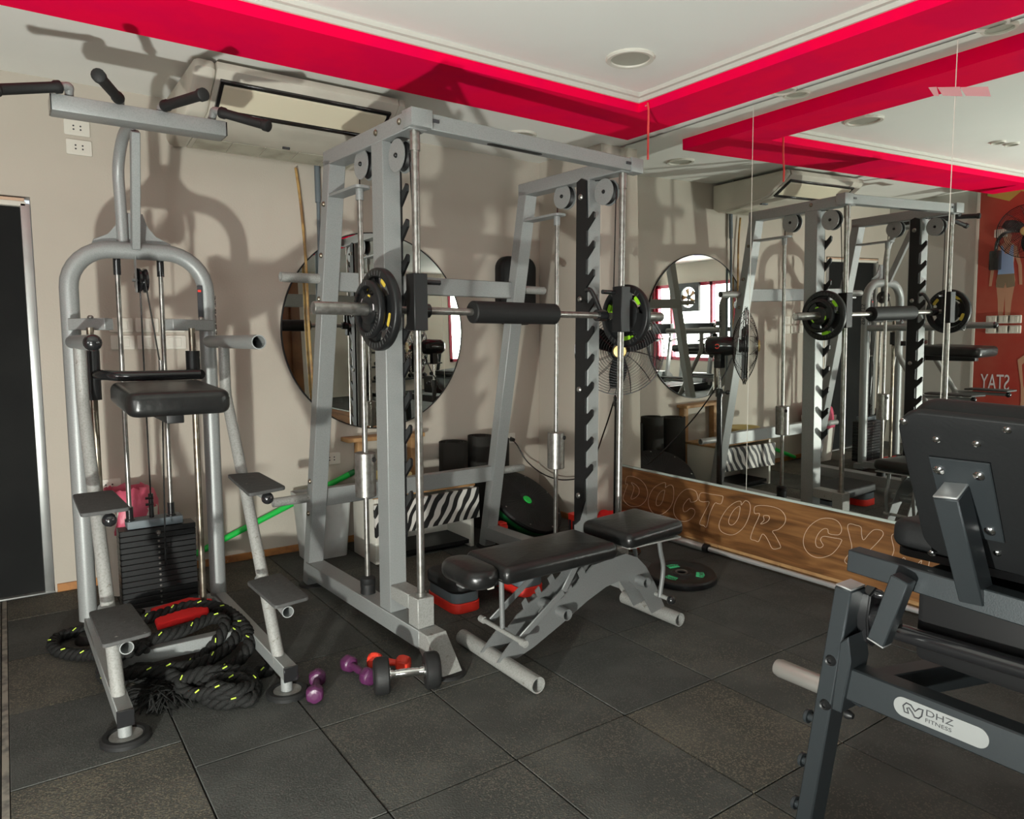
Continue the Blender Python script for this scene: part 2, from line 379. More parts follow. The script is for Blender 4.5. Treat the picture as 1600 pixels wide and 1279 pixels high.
# ceilings, beam, cornice
bm = B(); box(bm, (-5.1, -6.1, ZM), (3.03, 3.06, 2.9)); struct('ceiling', bm, 'ceiling')
bm = B(); box(bm, (-5.1, 3.40, ZC), (3.8, WY + .1, 2.9)); box(bm, (3.28, -6.1, ZC), (3.8, 3.40, 2.9)); struct('ceiling_edge', bm, 'ceiling')
XI, XO, YI, YO = 2.985, 3.33, 3.01, 3.455
def lprism(bm, xi, xo, yi, yo, z0, z1):
    poly = [(-5.05, yi), (xi, yi), (xi, -6.05), (xo, -6.05), (xo, yo), (-5.05, yo)]
    return prism(bm, poly, Matrix.Translation((0, 0, (z0 + z1) / 2)), z1 - z0)
bm = B(); lprism(bm, XI, XO, YI, YO, ZB, 2.85); struct('trim_4', bm, 'pink')
bm = B(); lprism(bm, XI - .012, XI + .01, YI - .012, YI + .01, 2.658, 2.68); struct('trim_1', bm, 'cream')
bm = B(); lprism(bm, XI - .035, XI + .01, YI - .035, YI + .01, 2.68, 2.705); struct('trim_2', bm, 'cream')
bm = B(); box(bm, (-5, -.2, 2.60), (-1.6, .25, 2.72)); struct('trim_5', bm, 'purple_paint')
# recessed ceiling lamps (off)
def downlight(c, r, label):
    t = thing('recessed_ceiling_lamp', label, 'ceiling lamp', c)
    bm = B(); lathe(bm, [(r * .78, .002), (r * .8, -.012), (r * .95, -.014), (r, -.008), (r, .002)], Matrix(), 40); obj('rim', bm, 'white_plastic', t, True)
    bm = B(); lathe(bm, [(0, -.002), (r * .8, -.004), (r * .8, .001), (0, .001)], Matrix(), 40); obj('diffuser', bm, 'lens', t, True)
downlight((2.555, 2.64, ZM), .118, 'round recessed ceiling lamp in the main ceiling inside the pink beam')
downlight((2.845, 3.945, ZC), .105, 'round recessed ceiling lamp between pink beam and back wall')
downlight((3.50, 2.45, ZC), .07, 'small recessed lamp in the ceiling strip above the wall mirror, near corner')
downlight((3.50, 1.45, ZC), .07, 'small recessed lamp in the ceiling strip over the second mirror seam')
downlight((1.03, 2.53, ZM), .05, 'tiny dark recessed spotlight in the main ceiling, nearer the wall mirror of the pair')
downlight((.86, 2.51, ZM), .05, 'tiny dark recessed spotlight in the main ceiling, nearer the door of the pair')
# ------------------------------------------------------------------ wall mirror, engraved panel
NX, NY, NZ = math.cos(-.02024866) * math.cos(.0184671), math.sin(-.02024866) * math.cos(.0184671), math.sin(.0184671)
def mx(y, z): return (3.55809 - NY * y - NZ * z) / NX
wm = thing('wall_mirror', 'large frameless wall mirror in tall panels above the wooden plinth', 'mirror', (3.6, 2.7, .44))
ys = [3.798, 2.684, 1.598, .508, -.582, -1.67]
for y1, y0 in zip(ys[:-1], ys[1:]):
    bm = B(); a, c = y0 + .002, y1 - .002
    hexa(bm, [V(mx(a, .445) + k, yy, zz) for k, yy, zz in ()] or [V(mx(a, .445), a, .445), V(mx(a, .445) + .004, a, .445), V(mx(c, .445) + .004, c, .445), V(mx(c, .445), c, .445),
              V(mx(a, 2.672), a, 2.672), V(mx(a, 2.672) + .004, a, 2.672), V(mx(c, 2.672) + .004, c, 2.672), V(mx(c, 2.672), c, 2.672)])
    obj('mirror_panel', bm, 'mirror', wm, smooth=0)
bm = B()
for y in ys[1:-1]: hexa(bm, [V(mx(y, z) + dx, y + dy, z) for z in (.445, 2.672) for dx, dy in ((.001, -.003), (.006, -.003), (.006, .003), (.001, .003))])
obj('seam_strip', bm, 'white_plastic', wm, smooth=0)
bm = B(); beam(bm, (mx(3.798, .44) + .008, 3.798, .438), (mx(-1.67, .44) + .008, -1.67, .438), .028, .014, bev=.001); obj('bottom_channel', bm, 'glass_edge', wm)
bm = B(); box(bm, (3.602, -1.67, .062), (WX, 3.797, .43), .002); pn = struct('wall_panel', bm, 'laminate')
pn.name = 'trim_3'; MW['trim_3'] = Matrix()
LET = {
 'D': [[(128,142),(150,140),(185,152),(215,180),(230,220),(222,258),(195,285),(165,292),(135,285),(112,262),(108,245),(119,210),(130,180),(120,178),(121,158)], [(148,172),(170,182),(187,205),(185,230),(165,250),(147,252),(155,225),(162,195)]],
 'O': [[(318,172),(290,180),(260,200),(240,235),(233,270),(243,305),(268,330),(300,330),(335,305),(355,270),(361,230),(358,195),(345,183),(325,192),(319,196)], [(315,210),(312,235),(305,265),(290,285),(275,285),(273,265),(280,240),(295,218)]],
 'C': [[(470,215),(440,203),(410,212),(380,245),(362,290),(363,330),(385,358),(415,366),(445,355),(465,330),(464,308),(445,300),(425,315),(410,315),(408,290),(425,262),(440,252),(445,268),(462,268),(478,258),(480,240)]],
 'T': [[(500,222),(550,230),(600,238),(607,246),(598,276),(582,277),(565,276),(540,330),(525,392),(510,386),(490,375),(515,320),(538,270),(510,268),(490,262),(487,245)]],
 'O2': [[(695,265),(665,272),(630,300),(600,345),(587,385),(598,415),(635,432),(670,428),(710,395),(735,345),(744,300),(738,272),(720,262),(706,275),(698,284)], [(690,290),(690,320),(680,355),(660,380),(642,382),(635,365),(645,335),(665,305)]],
 'R': [[(770,290),(830,288),(890,305),(918,340),(915,375),(885,405),(855,415),(870,440),(895,490),(885,500),(855,502),(837,470),(820,440),(803,430),(785,465),(765,460),(745,450),(760,400),(790,330),(765,325)], [(810,338),(835,338),(838,355),(820,372),(795,378),(812,360)]],
 'G': [[(1200,400),(1180,365),(1140,350),(1090,355),(1040,390),(1012,440),(1012,490),(1040,530),(1085,547),(1140,535),(1175,505),(1197,470),(1197,455),(1155,447),(1110,440),(1095,455),(1100,470),(1108,485),(1095,497),(1075,490),(1070,460),(1085,425),(1110,403),(1130,405),(1135,425),(1160,432),(1190,430)]],
 'Y': [[(1240,378),(1270,384),(1297,395),(1300,430),(1310,458),(1340,425),(1365,407),(1400,412),(1407,435),(1375,475),(1330,520),(1300,560),(1285,605),(1250,590),(1215,562),(1250,505),(1240,440),(1230,395)]],
 'M': [[(1450,440),(1480,425),(1525,435),(1532,470),(1545,495),(1575,465),(1620,460),(1660,470),(1655,500),(1640,560),(1625,640),(1600,640),(1585,620),(1600,560),(1560,600),(1535,590),(1510,545),(1490,600),(1455,595),(1440,570),(1462,510)]],
}
for k, loops in LET.items():
    bm = B()
    for lp in loops:
        pts = [atx(940 + x / 3.2, 700 + y / 3.2, 3.6015) for x, y in lp]
        tube(bm, spline(pts, 5, True), .0016, 6, closed=True)
    o = obj('engraved_letter', bm, 'engrave', pn)
# skirting pieces below the panel
bs = struct('baseboard_right', box(B(), (3.634, -1.67, -.003), (WX, 3.797, .06)), 'base')
y = 3.795
while y > -1.6:
    y0 = y - .45; obj('skirting_piece', box(B(), (3.616, max(y0, -1.67) + .0015, -.002), (3.634, y - .0015, .0605), .002, 1), 'wood_pale', bs, smooth=0); y = y0
# red tape dangling from the beam corner, tape left on the mirror
bm = B(); tube(bm, [(2.972, 2.93, 2.64), (2.975, 2.925, 2.6), (2.974, 2.925, 2.5), (2.97, 2.92, 2.40), (2.972, 2.922, 2.335)], .006, 6); tag(obj('hanging_tape', bm, 'tape_red'), 'thin red tape strip dangling from the corner of the pink beam', 'tape')
p0, p1 = atx(1455, 143, mx(1.7, 2.4)), atx(1548, 143, mx(1.45, 2.4))
bm = B()
for a, c in ((0, .12), (.16, .52), (.55, .98)):
    q0, q1 = p0.lerp(p1, a), p0.lerp(p1, c)
    hexa(bm, [V(mx(q.y, q.z + dz) - e, q.y + sh * dz, q.z + dz) for e in (.0006, .0002) for q, dz, sh in ((q0, -.022, .6), (q1, -.022, .3), (q1, .022, .3), (q0, .022, .6))])
tag(obj('tape_remnant', bm, 'tape', smooth=0), 'torn strip of old tape stuck high on the wall mirror', 'tape')
# ------------------------------------------------------------------ mural on the left wall
mu = thing('wall_mural', 'red printed wall poster of exercising women with white lettering', 'poster', (-.998, 3.0, 0))
bm = B(); box(bm, (-.999, 2.47, .05), (-.995, 3.56, 2.66)); obj('print_sheet', bm, 'mural', mu, smooth=0)
bm = B(); box(bm, (-1.0, 3.565, 0), (-.99, 3.59, 2.66)); obj('edge_strip', bm, 'white_plastic', mu, smooth=0)
def flat(poly, m, name, x=-.9945):
    bm = B(); v = [bm.verts.new((x, y, z)) for y, z in poly]; v2 = [bm.verts.new((x - .0008, y, z)) for y, z in poly]
    bm.faces.new(v); n = len(poly)
    for i in range(n): bm.faces.new((v[i], v[(i + 1) % n], v2[(i + 1) % n], v2[i]))
    return obj(name, bm, m, mu, smooth=0)
def fig(yc, zt, s):
    P = lambda L: [(yc + a * s, zt - c * s) for a, c in L]
    flat(P([(-.06, .02), (-.03, -.05), (.03, -.05), (.06, .02), (.045, .12), (.1, .16), (.13, .3), (.09, .5), (.14, .72), (.1, 1.05), (.08, 1.4), (.02, 1.4), (0, .95), (-.02, 1.4), (-.08, 1.4), (-.1, 1.05), (-.14, .72), (-.09, .5), (-.13, .3), (-.1, .16), (-.045, .12)]), 'skin', 'printed_figure')
    flat(P([(-.09, .17), (-.06, .17), (-.03, .3), (.03, .3), (.06, .17), (.09, .17), (.1, .45), (.12, .62), (-.12, .62), (-.1, .45)]), 'cloth_blue', 'printed_top', -.9935)
    flat(P([(-.12, .62), (.12, .62), (.14, .82), (.02, .84), (0, .75), (-.02, .84), (-.14, .82)]), 'cloth_grey', 'printed_shorts', -.993)
    for sg in (-1, 1): flat(P([(sg * .1, .17), (sg * .14, .2), (sg * .22, .5), (sg * .24, .8), (sg * .2, .8), (sg * .17, .5), (sg * .1, .3)]), 'skin', 'printed_arm', -.9932)
fig(3.30, 2.20, .62)
flat([(y + .5, z + .02) for y, z in ((2.62, .70), (2.66, .95), (2.60, 1.0), (2.50, 1.02), (2.50, .98), (2.58, .95), (2.62, .9), (2.60, .7), (2.55, .55), (2.5, .5), (2.5, .3), (2.6, .3))], 'skin', 'printed_arm', -.9932)
flat([(3.01 + .055 * math.cos(R(a)), .80 + .075 * math.sin(R(a))) for a in range(0, 360, 24)], 'skin', 'printed_head', -.9930)
flat([(3.07, .80), (3.05, .90), (3.0, .92), (2.95, .88), (2.93, .70), (2.96, .60), (2.97, .82), (3.03, .86)], 'cloth_grey', 'printed_hair', -.9925)
flat([(3.10, .66), (2.90, .66), (2.86, .50), (2.88, .15), (3.10, .15), (3.12, .5)], 'skin', 'printed_torso', -.9936)
flat([(3.10, .52), (2.87, .52), (2.87, .36), (3.11, .36)], 'cloth_blue', 'printed_top', -.9926)
flat([(3.5, 2.66), (2.48, 2.66), (2.48, 2.56), (3.1, 2.56), (3.2, 2.6), (3.3, 2.52), (3.5, 2.6)], 'print_green', 'printed_leaves', -.9932)
textmesh('STAY', .23, Matrix.Translation((-.9938, 3.22, .66)) @ Matrix.Rotation(R(90), 4, 'Z') @ Matrix.Rotation(R(90), 4, 'X') @ Matrix.Diagonal((.5, 1, 1, 1)), 'print_white', mu, 'printed_word')
# ------------------------------------------------------------------ things on the back wall
def plate_switch(x, z, kind, label, group=None, wall='back', y=None):
    nm = 'wall_socket' if kind == 'socket' else 'light_switch'
    if wall == 'back': M = Matrix.Translation((x, WY, z)) @ Matrix.Rotation(R(90), 4, 'X')
    else: M = Matrix.Translation((-.9945, y, z)) @ Matrix.Rotation(R(90), 4, 'Z') @ Matrix.Rotation(R(90), 4, 'X')
    t = thing(nm, label, 'socket' if kind == 'socket' else 'switch', M.translation, 0, group)
    bm = B(); rpad(bm, .118, .078, .01, .007, .003, M @ Matrix.Translation((0, 0, .005)), k=3); obj('cover_plate', bm, 'white_plastic', t)
    if kind == 'socket':
        bm = B(); prism(bm, rrect(.066, .05, .004, 3), M @ Matrix.Translation((0, 0, .011)), .004); obj('insert', bm, 'white_plastic', t)
        bm = B()
        for sx in (-.016, .016):
            for sy in (-.009, .009): lathe(bm, [(0, .0138), (.0045, .0138), (.0045, .0125), (0, .0125)], M @ Matrix.Translation((sx, sy, 0)), 10)
        obj('pin_hole', bm, 'ink', t)
    else:
        k = {'switch3': 3, 'switch2': 2, 'switch1': 1}[kind]; wd = .066 / k
        for i in range(k):
            bm = B(); box(bm, (-.033 + wd * i + .0008, -.025, .008), (-.033 + wd * (i + 1) - .0008, .025, .0135), .0012, 1, M); obj('rocker', bm, 'white_plastic', t)
    return t
plate_switch(.38, 2.45, 'socket', 'white wall socket above the door side, upper of two', None)
plate_switch(.385, 2.352, 'socket', 'white wall socket above the door side, lower of two', None)
g = 'switches behind the pull-up station'
for i, x in enumerate((.535, .665, .80)):
    plate_switch(x, 1.43, ('switch2', 'switch3', 'switch3')[i], 'white light switch in the upper row behind the pull-up station, ' + ('beside its left upright', 'between its guide rods', 'beside its right guide rod')[i], g)
    plate_switch(x + .005, 1.335, ('switch1', 'switch2', 'switch1')[i], 'white light switch in the lower row behind the pull-up station, ' + ('beside its left upright', 'between its guide rods', 'beside its right guide rod')[i], g)
plate_switch(.435, .545, 'socket', 'white wall socket low on the wall beside the pink bag')
plate_switch(1.715, .575, 'socket', 'white double socket below the round mirror')
plate_switch(3.125, .595, 'socket', 'white wall socket with the black fan plug in it')
for i, (y, z) in enumerate([(3.40, 1.37), (3.30, 1.37), (3.20, 1.37), (3.40, 1.27), (3.30, 1.27), (3.20, 1.27)]):
    plate_switch(0, z, 'switch2', 'white switch in the block of six on the red mural', 'switches on the red mural', 'left', y)
plate_switch(0, 2.22, 'switch1', 'white socket box high on the red mural', None, 'left', 3.36)
# round mirror
t = thing('round_mirror', 'large round wall mirror with thin dark rim on the back wall', 'mirror', (2.06, WY, 1.40))
M = Matrix.Translation((2.06, WY, 1.40)) @ Matrix.Rotation(R(90), 4, 'X')
bm = B(); lathe(bm, [(0, .012), (.645, .012), (.65, .008), (.65, 0), (0, 0)], M, 96); obj('mirror_glass', bm, 'mirror2', t, smooth=10)
bm = B(); lathe(bm, [(.644, 0), (.644, .015), (.651, .015), (.651, 0)], M, 96, True); obj('rim', bm, 'black_metal', t)
# wooden ledge below it
t = thing('wooden_ledge', 'narrow wooden ledge on plank legs below the round mirror', 'shelf', (2.06, 4.44, 0))
bm = B(); box(bm, (1.78, 4.37, .685), (2.34, 4.495, .712), .004); obj('top_board', bm, 'wood_pale', t)
for x in (1.87, 2.26):
    bm = B(); box(bm, (x, 4.43, 0), (x + .055, 4.49, .685), .003); obj('leg', bm, 'wood_pale', t)
# air conditioner
t = thing('air_conditioner', 'large cream ceiling air conditioner with black edged outlet above round mirror', 'air conditioner', (1.36, 4.1, 2.42))
X0, X1 = .90, 1.84
prof = [(3.70, 2.655), (3.69, 2.62), (3.72, 2.59), (3.90, 2.475), (3.96, 2.462), (4.42, 2.412), (4.49, 2.45), (4.49, 2.655)]
MX = lambda x: Matrix(((0, 0, 1, x), (1, 0, 0, 0), (0, 1, 0, 0), (0, 0, 0, 1)))
bm = B(); prism(bm, prof, MX((X0 + X1) / 2), X1 - X0); obj('housing', bm, 'ac', t)
for x0, x1 in ((X0 - .10, X0 - .001), (X1 + .001, X1 + .05)):
    bm = B(); c = .02; pp = [(y + (c if y < 3.9 else -c if y > 4.45 else 0) * .3, z) for y, z in prof]; softprism(bm, pp, MX((x0 + x1) / 2), x1 - x0, .03 if x1 - x0 > .06 else .018); obj('end_cap', bm, 'ac', t)
u = V(0, 3.90 - 3.72, 2.475 - 2.59); u.normalize(); nrm = V(0, u.z, -u.y); nrm = nrm if nrm.y < 0 else -nrm
def onface(x, k): return V(x, 3.72, 2.59) + u * k + nrm * .0
fa = lambda x, k, h: tuple(V(x, 3.72, 2.59) + u * k + nrm * h)
L = .2136
bm = B()
for (xa, ka, xb, kb) in ((X0 + .02, .015, X1 - .03, .015), (X0 + .02, L - .02, X1 - .03, L - .02)): beam(bm, fa(xa, ka, .004), fa(xb, kb, .004), .02, .02, nrm, .002)
for x in (X0 + .03, X1 - .04): beam(bm, fa(x, .015, .004), fa(x, L - .02, .004), .018, .02, nrm, .002)
obj('outlet_frame', bm, 'gloss_black', t)
bm = B(); hexa(bm, [V(*fa(x, k, h)) for h, kk in ((.001, (.026, L - .03)), (.014, (.036, L - .04))) for x, k in ((X0 + .04, kk[0]), (X1 - .05, kk[0]), (X1 - .05, kk[1]), (X0 + .04, kk[1]))]); obj('louvre', bm, 'ac_cream', t)
for i in range(5):
    x = X0 + .02 + i * .182; bm = B(); hexa(bm, [V(xx, yy, 2.462 + (yy - 3.96) * (-.05 / .46) + dz) for dz in (-.004, -.001) for xx, yy in ((x, 4.24), (x + .174, 4.24), (x + .174, 4.40), (x, 4.40))]); obj('intake_grille', bm, 'ac_dirty', t, smooth=0)
bm = B(); box(bm, (1.36, 4.19, 2.425), (1.40, 4.2, 2.44)); obj('latch', bm, 'ink', t)
bm = B(); box(bm, (1.66, 4.06, 2.44), (1.74, 4.085, 2.453)); obj('maker_label', bm, 'slate', t)
for x in (X0 + .02, X1 - .02):
    bm = B(); beam(bm, (x, 4.3, 2.62), (x, 4.3, 2.69), .03, .01); obj('hanger', bm, 'steel', t)
# drain pipe, bamboo stick, cables
bm = B(); tube(bm, [(1.66, 4.47, 2.44), (1.66, 4.465, 2.2)], .018, 12); tube(bm, [(1.66, 4.465, 2.2), (1.655, 4.46, .66)], .011, 10)
tag(obj('drain_pipe', bm, 'slate'), 'thin dark drain pipe running down the back wall from the air conditioner', 'pipe')
p = [aty(462, 262, 4.47), aty(470, 320, 4.47), aty(478, 410, 4.46), aty(483, 520, 4.46), aty(492, 640, 4.46)]
bm = B(); tube(bm, spline(p, 4), .0085, 8); tag(obj('bamboo_stick', bm, 'bamboo'), 'thin yellow bamboo stick hanging against the back wall', 'stick')
p = [(3.145, 4.475, .585), (3.17, 4.44, .54), (3.22, 4.38, .42), (3.29, 4.25, .33), (3.33, 4.05, .32), (3.32, 3.8, .42), (3.2, 3.5, .75), (3.12, 3.3, 1.05), (3.07, 3.25, 1.2)]
bm = B(); tube(bm, spline(p, 6), .005, 8); t = tag(obj('power_cable', bm, 'gloss_black'), 'black fan cable sagging from the wall socket to the pedestal fan', 'cable')
bm = B(); tube(bm, [(3.145, 4.49, .587), (3.145, 4.455, .585)], [.018, .014], 12); obj('plug', bm, 'gloss_black', t)
bm = B(); tube(bm, spline([aty(789, 640, 4.49), aty(784, 655, 4.49), aty(784, 678, 4.49), aty(777, 682, 4.49)], 4), .003, 6); tag(obj('wall_wire', bm, 'grout'), 'short thin grey wire on the back wall beside the socket', 'wire')
# black cushion hung on the back wall
t = thing('hanging_cushion', 'black rounded backrest cushion hung on the back wall behind the cage', 'cushion', (3.14, 4.43, 1.45))
M = Matrix.Translation((3.14, 4.42, 1.705)) @ Matrix.Rotation(R(90), 4, 'X')
bm = B(); rpad(bm, .33, .50, .10, .09, .03, M); obj('pad', bm, 'vinyl_dark', t)
bm = B(); box(bm, (3.10, 4.46, 1.6), (3.18, 4.5, 1.85)); obj('bracket', bm, 'black_metal', t)
# ------------------------------------------------------------------ pedestal fan
def fan_head(t, c, d, r, hub=True):
    M = axisM(c, d)
    for sgn, nm in ((1, 'front_guard'), (-1, 'rear_guard')):
        bm = B(); prof = lambda q: (q, sgn * (.085 * (1 - (q / r) ** 2.2)))
        for i in range(1, 15):
            q = r * (i / 14); q = .05 + (r - .05) * i / 14; rr, z = prof(q)
            if i == 14: z = sgn * .006
            tube(bm, [M @ V(rr * math.cos(2 * math.pi * k / 40), rr * math.sin(2 * math.pi * k / 40), z) for k in range(40)], .0014 if i < 14 else .0035, 4, closed=True)
        for k in range(12):
            a = 2 * math.pi * k / 12; tube(bm, [M @ V(*(lambda rz: (rz[0] * math.cos(a + .25 * j / 6), rz[0] * math.sin(a + .25 * j / 6), rz[1] + sgn * .001))(prof(.05 + (r - .05) * j / 6))) for j in range(7)], .0018, 4)
        obj(nm, bm, 'gloss_black', t, smooth=0)
    for k in range(3):
        bm = B(); a = 2 * math.pi * k / 3 + .5; rows_ = []
        for j in range(7):
            q = .04 + (r * .86 - .04) * j / 6; hw = .035 + .055 * math.sin(math.pi * min(1, j / 6 * .8 + .1))
            for s_ in (-1, 0, 1):
                an = a + s_ * hw / q * .6 + .12 * j / 6; rows_.append(bm.verts.new(M @ V(q * math.cos(an), q * math.sin(an), s_ * .022)))
        for j in range(6):
            for s_ in (0, 1): bm.faces.new((rows_[j * 3 + s_], rows_[j * 3 + s_ + 1], rows_[j * 3 + s_ + 4], rows_[j * 3 + s_ + 3]))
        obj('blade', bm, 'black_metal', t)
    bm = B(); lathe(bm, [(0, .03), (.045, .028), (.045, -.04), (0, -.04)], M, 24); obj('blade_hub', bm, 'black_metal', t)
    bm = B(); lathe(bm, [(0, .098), (.036, .096), (.042, .088), (.042, .08), (0, .08)], M, 24); obj('badge', bm, 'gold', t)
    bm = B(); lathe(bm, [(0, -.27), (.04, -.265), (.062, -.24), (.07, -.12), (.06, -.075), (0, -.075)], M, 24); m = obj('motor', bm, 'gloss_black', t)
    return m
fc = V(3.02, 3.18, 1.28); fd = V(-.66, -.75, -.02).normalized()
bp = fc - fd * .17
t = thing('pedestal_fan', 'black pedestal fan standing in the corner before the wall mirror', 'fan', (bp.x, bp.y, 0))
m = fan_head(t, fc, fd, .265)
bm = B(); tube(bm, arc((0, 0, 0), .014, 30, 330, 10, 'xz'), .004, 6); bmesh.ops.transform(bm, matrix=Matrix.Translation(bp + V(-.0, 0, 0) - fd * .02 + V(.045, -.045, 0)) @ Matrix.Rotation(R(45), 4, 'Z'), verts=bm.verts); obj('maker_mark', bm, 'orange_red', m)
bm = B(); tube(bm, [(bp.x, bp.y, .62), (bp.x, bp.y, 1.2)], .011, 12); obj('upper_pole', bm, 'chrome', t)
bm = B(); tube(bm, [(bp.x, bp.y, .03), (bp.x, bp.y, .95)], .019, 14); obj('lower_pole', bm, 'gloss_black', t)
bm = B(); tube(bm, [(bp.x, bp.y, .93), (bp.x, bp.y, .99)], .026, 14); tube(bm, [(bp.x, bp.y, .96), (bp.x - .03, bp.y - .04, .96)], .008, 8); ball(bm, V(bp.x - .034, bp.y - .046, .96), .017); obj('height_knob', bm, 'gloss_black', t)
bm = B(); beam(bm, (bp.x, bp.y, 1.13), (bp.x, bp.y, 1.24), .05, .06); obj('tilt_joint', bm, 'gloss_black', t)
bm = B(); lathe(bm, [(0, .05), (.03, .05), (.045, .03), (.15, .018), (.16, .008), (.16, 0), (0, 0)], Matrix.Translation((bp.x, bp.y, 0)), 32); obj('foot', bm, 'gloss_black', t)
# wall fan on the mural
c = V(-.62, 2.98, 2.18); d = V(.9, -.2, -.05).normalized()
t = thing('wall_fan', 'black wall fan on a curved arm fixed to the red mural', 'fan', (-.99, 3.38, 1.9)); fan_head(t, c, d, .24)
bm = B(); box(bm, (-.993, 3.34, 1.86), (-.92, 3.43, 2.05), .01); obj('control_box', bm, 'gloss_black', t)
bm = B(); tube(bm, spline([(-.95, 3.38, 2.04), (-.945, 3.37, 2.13), (-.92, 3.31, 2.2), (-.86, 3.2, 2.215), (-.80, 3.05, 2.19)], 5), .016, 10); obj('arm', bm, 'gloss_black', t)
# ------------------------------------------------------------------ pull-up / dip station
T = thing('pull_up_station', 'tall silver pull-up and dip station with weight stack and foot plates', 'exercise machine', (.52, 3.2, 0))
xl, xr, ya = .245, .80, 3.66
rc = .17; zc = 1.744
path = [V(xl, ya, .1)] + arc((xl + rc, ya, zc - rc), rc, 180, 90, 8) + arc((xr - rc, ya, zc - rc), rc, 90, 0, 8) + [V(xr, ya, .1)]
bm = B(); tube(bm, path, .037, 20); arch = obj('arch_frame', bm, 'silver', T)
bm = B(); box(bm, (xr - .046, ya - .0395, 1.425), (xr - .024, ya - .034, 1.60), .001, 1); obj('sticker', bm, 'ink', T)
bm = B(); box(bm, (xr - .044, ya - .0405, 1.570), (xr - .030, ya - .0390, 1.580)); obj('sticker_band', bm, 'red', T)
textmesh('SPORTS', .055, Matrix.Translation((xr + .0385, ya + .022, 1.37)) @ Matrix.Rotation(R(90), 4, 'Z') @ Matrix.Rotation(R(90), 4, 'X') @ Matrix.Rotation(R(90), 4, 'Z'), 'ink', T, 'maker_name')
# post, curved brace, gusset
bm = B(); beam(bm, (.507, 3.63, 1.755), (.497, 3.42, 2.21), .05, .035, V(1, 0, 0)); obj('post', bm, 'silver', T)
bm = B(); tube(bm, spline([(.465, 3.69, 1.76), (.462, 3.68, 1.95), (.458, 3.655, 2.1), (.47, 3.56, 2.21), (.485, 3.42, 2.235)], 6), .024, 14); obj('curved_brace', bm, 'silver', T)
MXZ = lambda y: Matrix(((1, 0, 0, 0), (0, 0, -1, y), (0, 1, 0, 0), (0, 0, 0, 1)))
bm = B(); prism(bm, [(.34, 1.765), (.67, 1.765), (.66, 1.79), (.60, 1.815), (.565, 1.86), (.55, 1.915), (.46, 1.915), (.445, 1.86), (.41, 1.815), (.35, 1.79)], MXZ(3.695), .008, .002, 1); obj('gusset_plate', bm, 'silver', T)
bm = B(); box(bm, (.199, 3.275, 2.207), (.825, 3.385, 2.268), .004); hb = obj('head_beam', bm, 'silver', T)
for x in (.195, .825):
    bm = B(); box(bm, (x, 3.277, 2.209), (x + .005, 3.383, 2.266), .001, 1); obj('end_cap', bm, 'gloss_black', hb)
def handle(base, bend, tip):
    bm = B(); b0, b1, b2 = V(*base), V(*bend), V(*tip); d = (b2 - b1).normalized(); tube(bm, spline([b0, b0.lerp(b1, .6), b1, b1 + d * .04], 5) + [b2 - d * .01], .0155, 12); h = obj('handle', bm, 'silver', T)
    bm = B(); a = b1 + d * .03
    tube(bm, [a, a + d * .001, a + d * .02, a + d * .025, b2 - d * .03, b2 - d * .025, b2 - d * .004, b2], [.019, .0235, .0235, .0195, .0195, .024, .024, .019], 14); obj('grip', bm, 'rubber', h)
handle((.262, 3.32, 2.26), (.258, 3.28, 2.302), (.015, 3.2, 2.222)); handle((.434, 3.33, 2.26), (.43, 3.285, 2.285), (.322, 2.95, 2.262))
handle((.575, 3.33, 2.26), (.578, 3.285, 2.285), (.668, 2.95, 2.262)); handle((.772, 3.33, 2.26), (.782, 3.28, 2.305), (.95, 3.09, 2.224))
# weight stack with guide rods, pulley, cables
for k in range(14):
    bm = B(); box(bm, (.388, 3.71, .085 + k * .0272), (.718, 3.815, .085 + k * .0272 + .0255), .002, 1); obj('weight_plate', bm, 'plate_black', T)
bm = B(); box(bm, (.425, 3.715, .468), (.665, 3.81, .505), .004); obj('top_plate', bm, 'slate', T)
bm = B()
for k in range(13): lathe(bm, [(0, .002), (.005, .002), (.005, 0), (0, 0)], axisM((.553, 3.71, .099 + k * .0272), (0, -1, 0)), 8)
bolt(bm, V(.553, 3.71, .44), V(0, -1, 0), .012, .012); obj('selector_holes', bm, 'steel', T)
for x in (.44, .618):
    bm = B(); tube(bm, [(x, 3.745, .50), (x, 3.72, 1.72)], .0105, 12); obj('guide_rod', bm, 'steel', T)
    bm = B(); tube(bm, [(x, 3.745, .503), (x, 3.745, .512), (x, 3.744, .515), (x, 3.744, .57)], [.022, .022, .016, .016], 14); obj('rod_collar', bm, 'gloss_black', T)
    bm = B(); tube(bm, [(x, 3.72, 1.64), (x, 3.718, 1.715)], .016, 14); obj('rod_sleeve', bm, 'gloss_black', T)
def pulley(c, d, r, parent, m1='gloss_black', m2='slate', w=.018):
    bm = B(); lathe(bm, [(0, w), (r, w), (r, w * .5), (r * .82, 0), (r, -w * .5), (r, -w), (0, -w)], axisM(c, d), 28); p = obj('pulley', bm, m1, parent, MW[parent.name] != Matrix() and parent.name.startswith('smith'))
    return p
pulley(V(.528, 3.66, 1.615), V(1, .12, 0), .055, T)
bm = B(); beam(bm, (.505, 3.655, 1.72), (.505, 3.655, 1.56), .004, .05, V(0, 1, 0)); tube(bm, [(.49, 3.655, 1.615), (.555, 3.655, 1.615)], .007, 8); obj('pulley_bracket', bm, 'silver', T)
bm = B(); tube(bm, [(.528, 3.712, 1.615), (.535, 3.76, .6)], .0035, 8); tube(bm, [(.534, 3.605, 1.615), (.565, 3.50, 1.22)], .0035, 8); tube(bm, [(.565, 3.5, 1.14), (.56, 3.6, .3)], .0035, 8); obj('cable', bm, 'gloss_black', T)
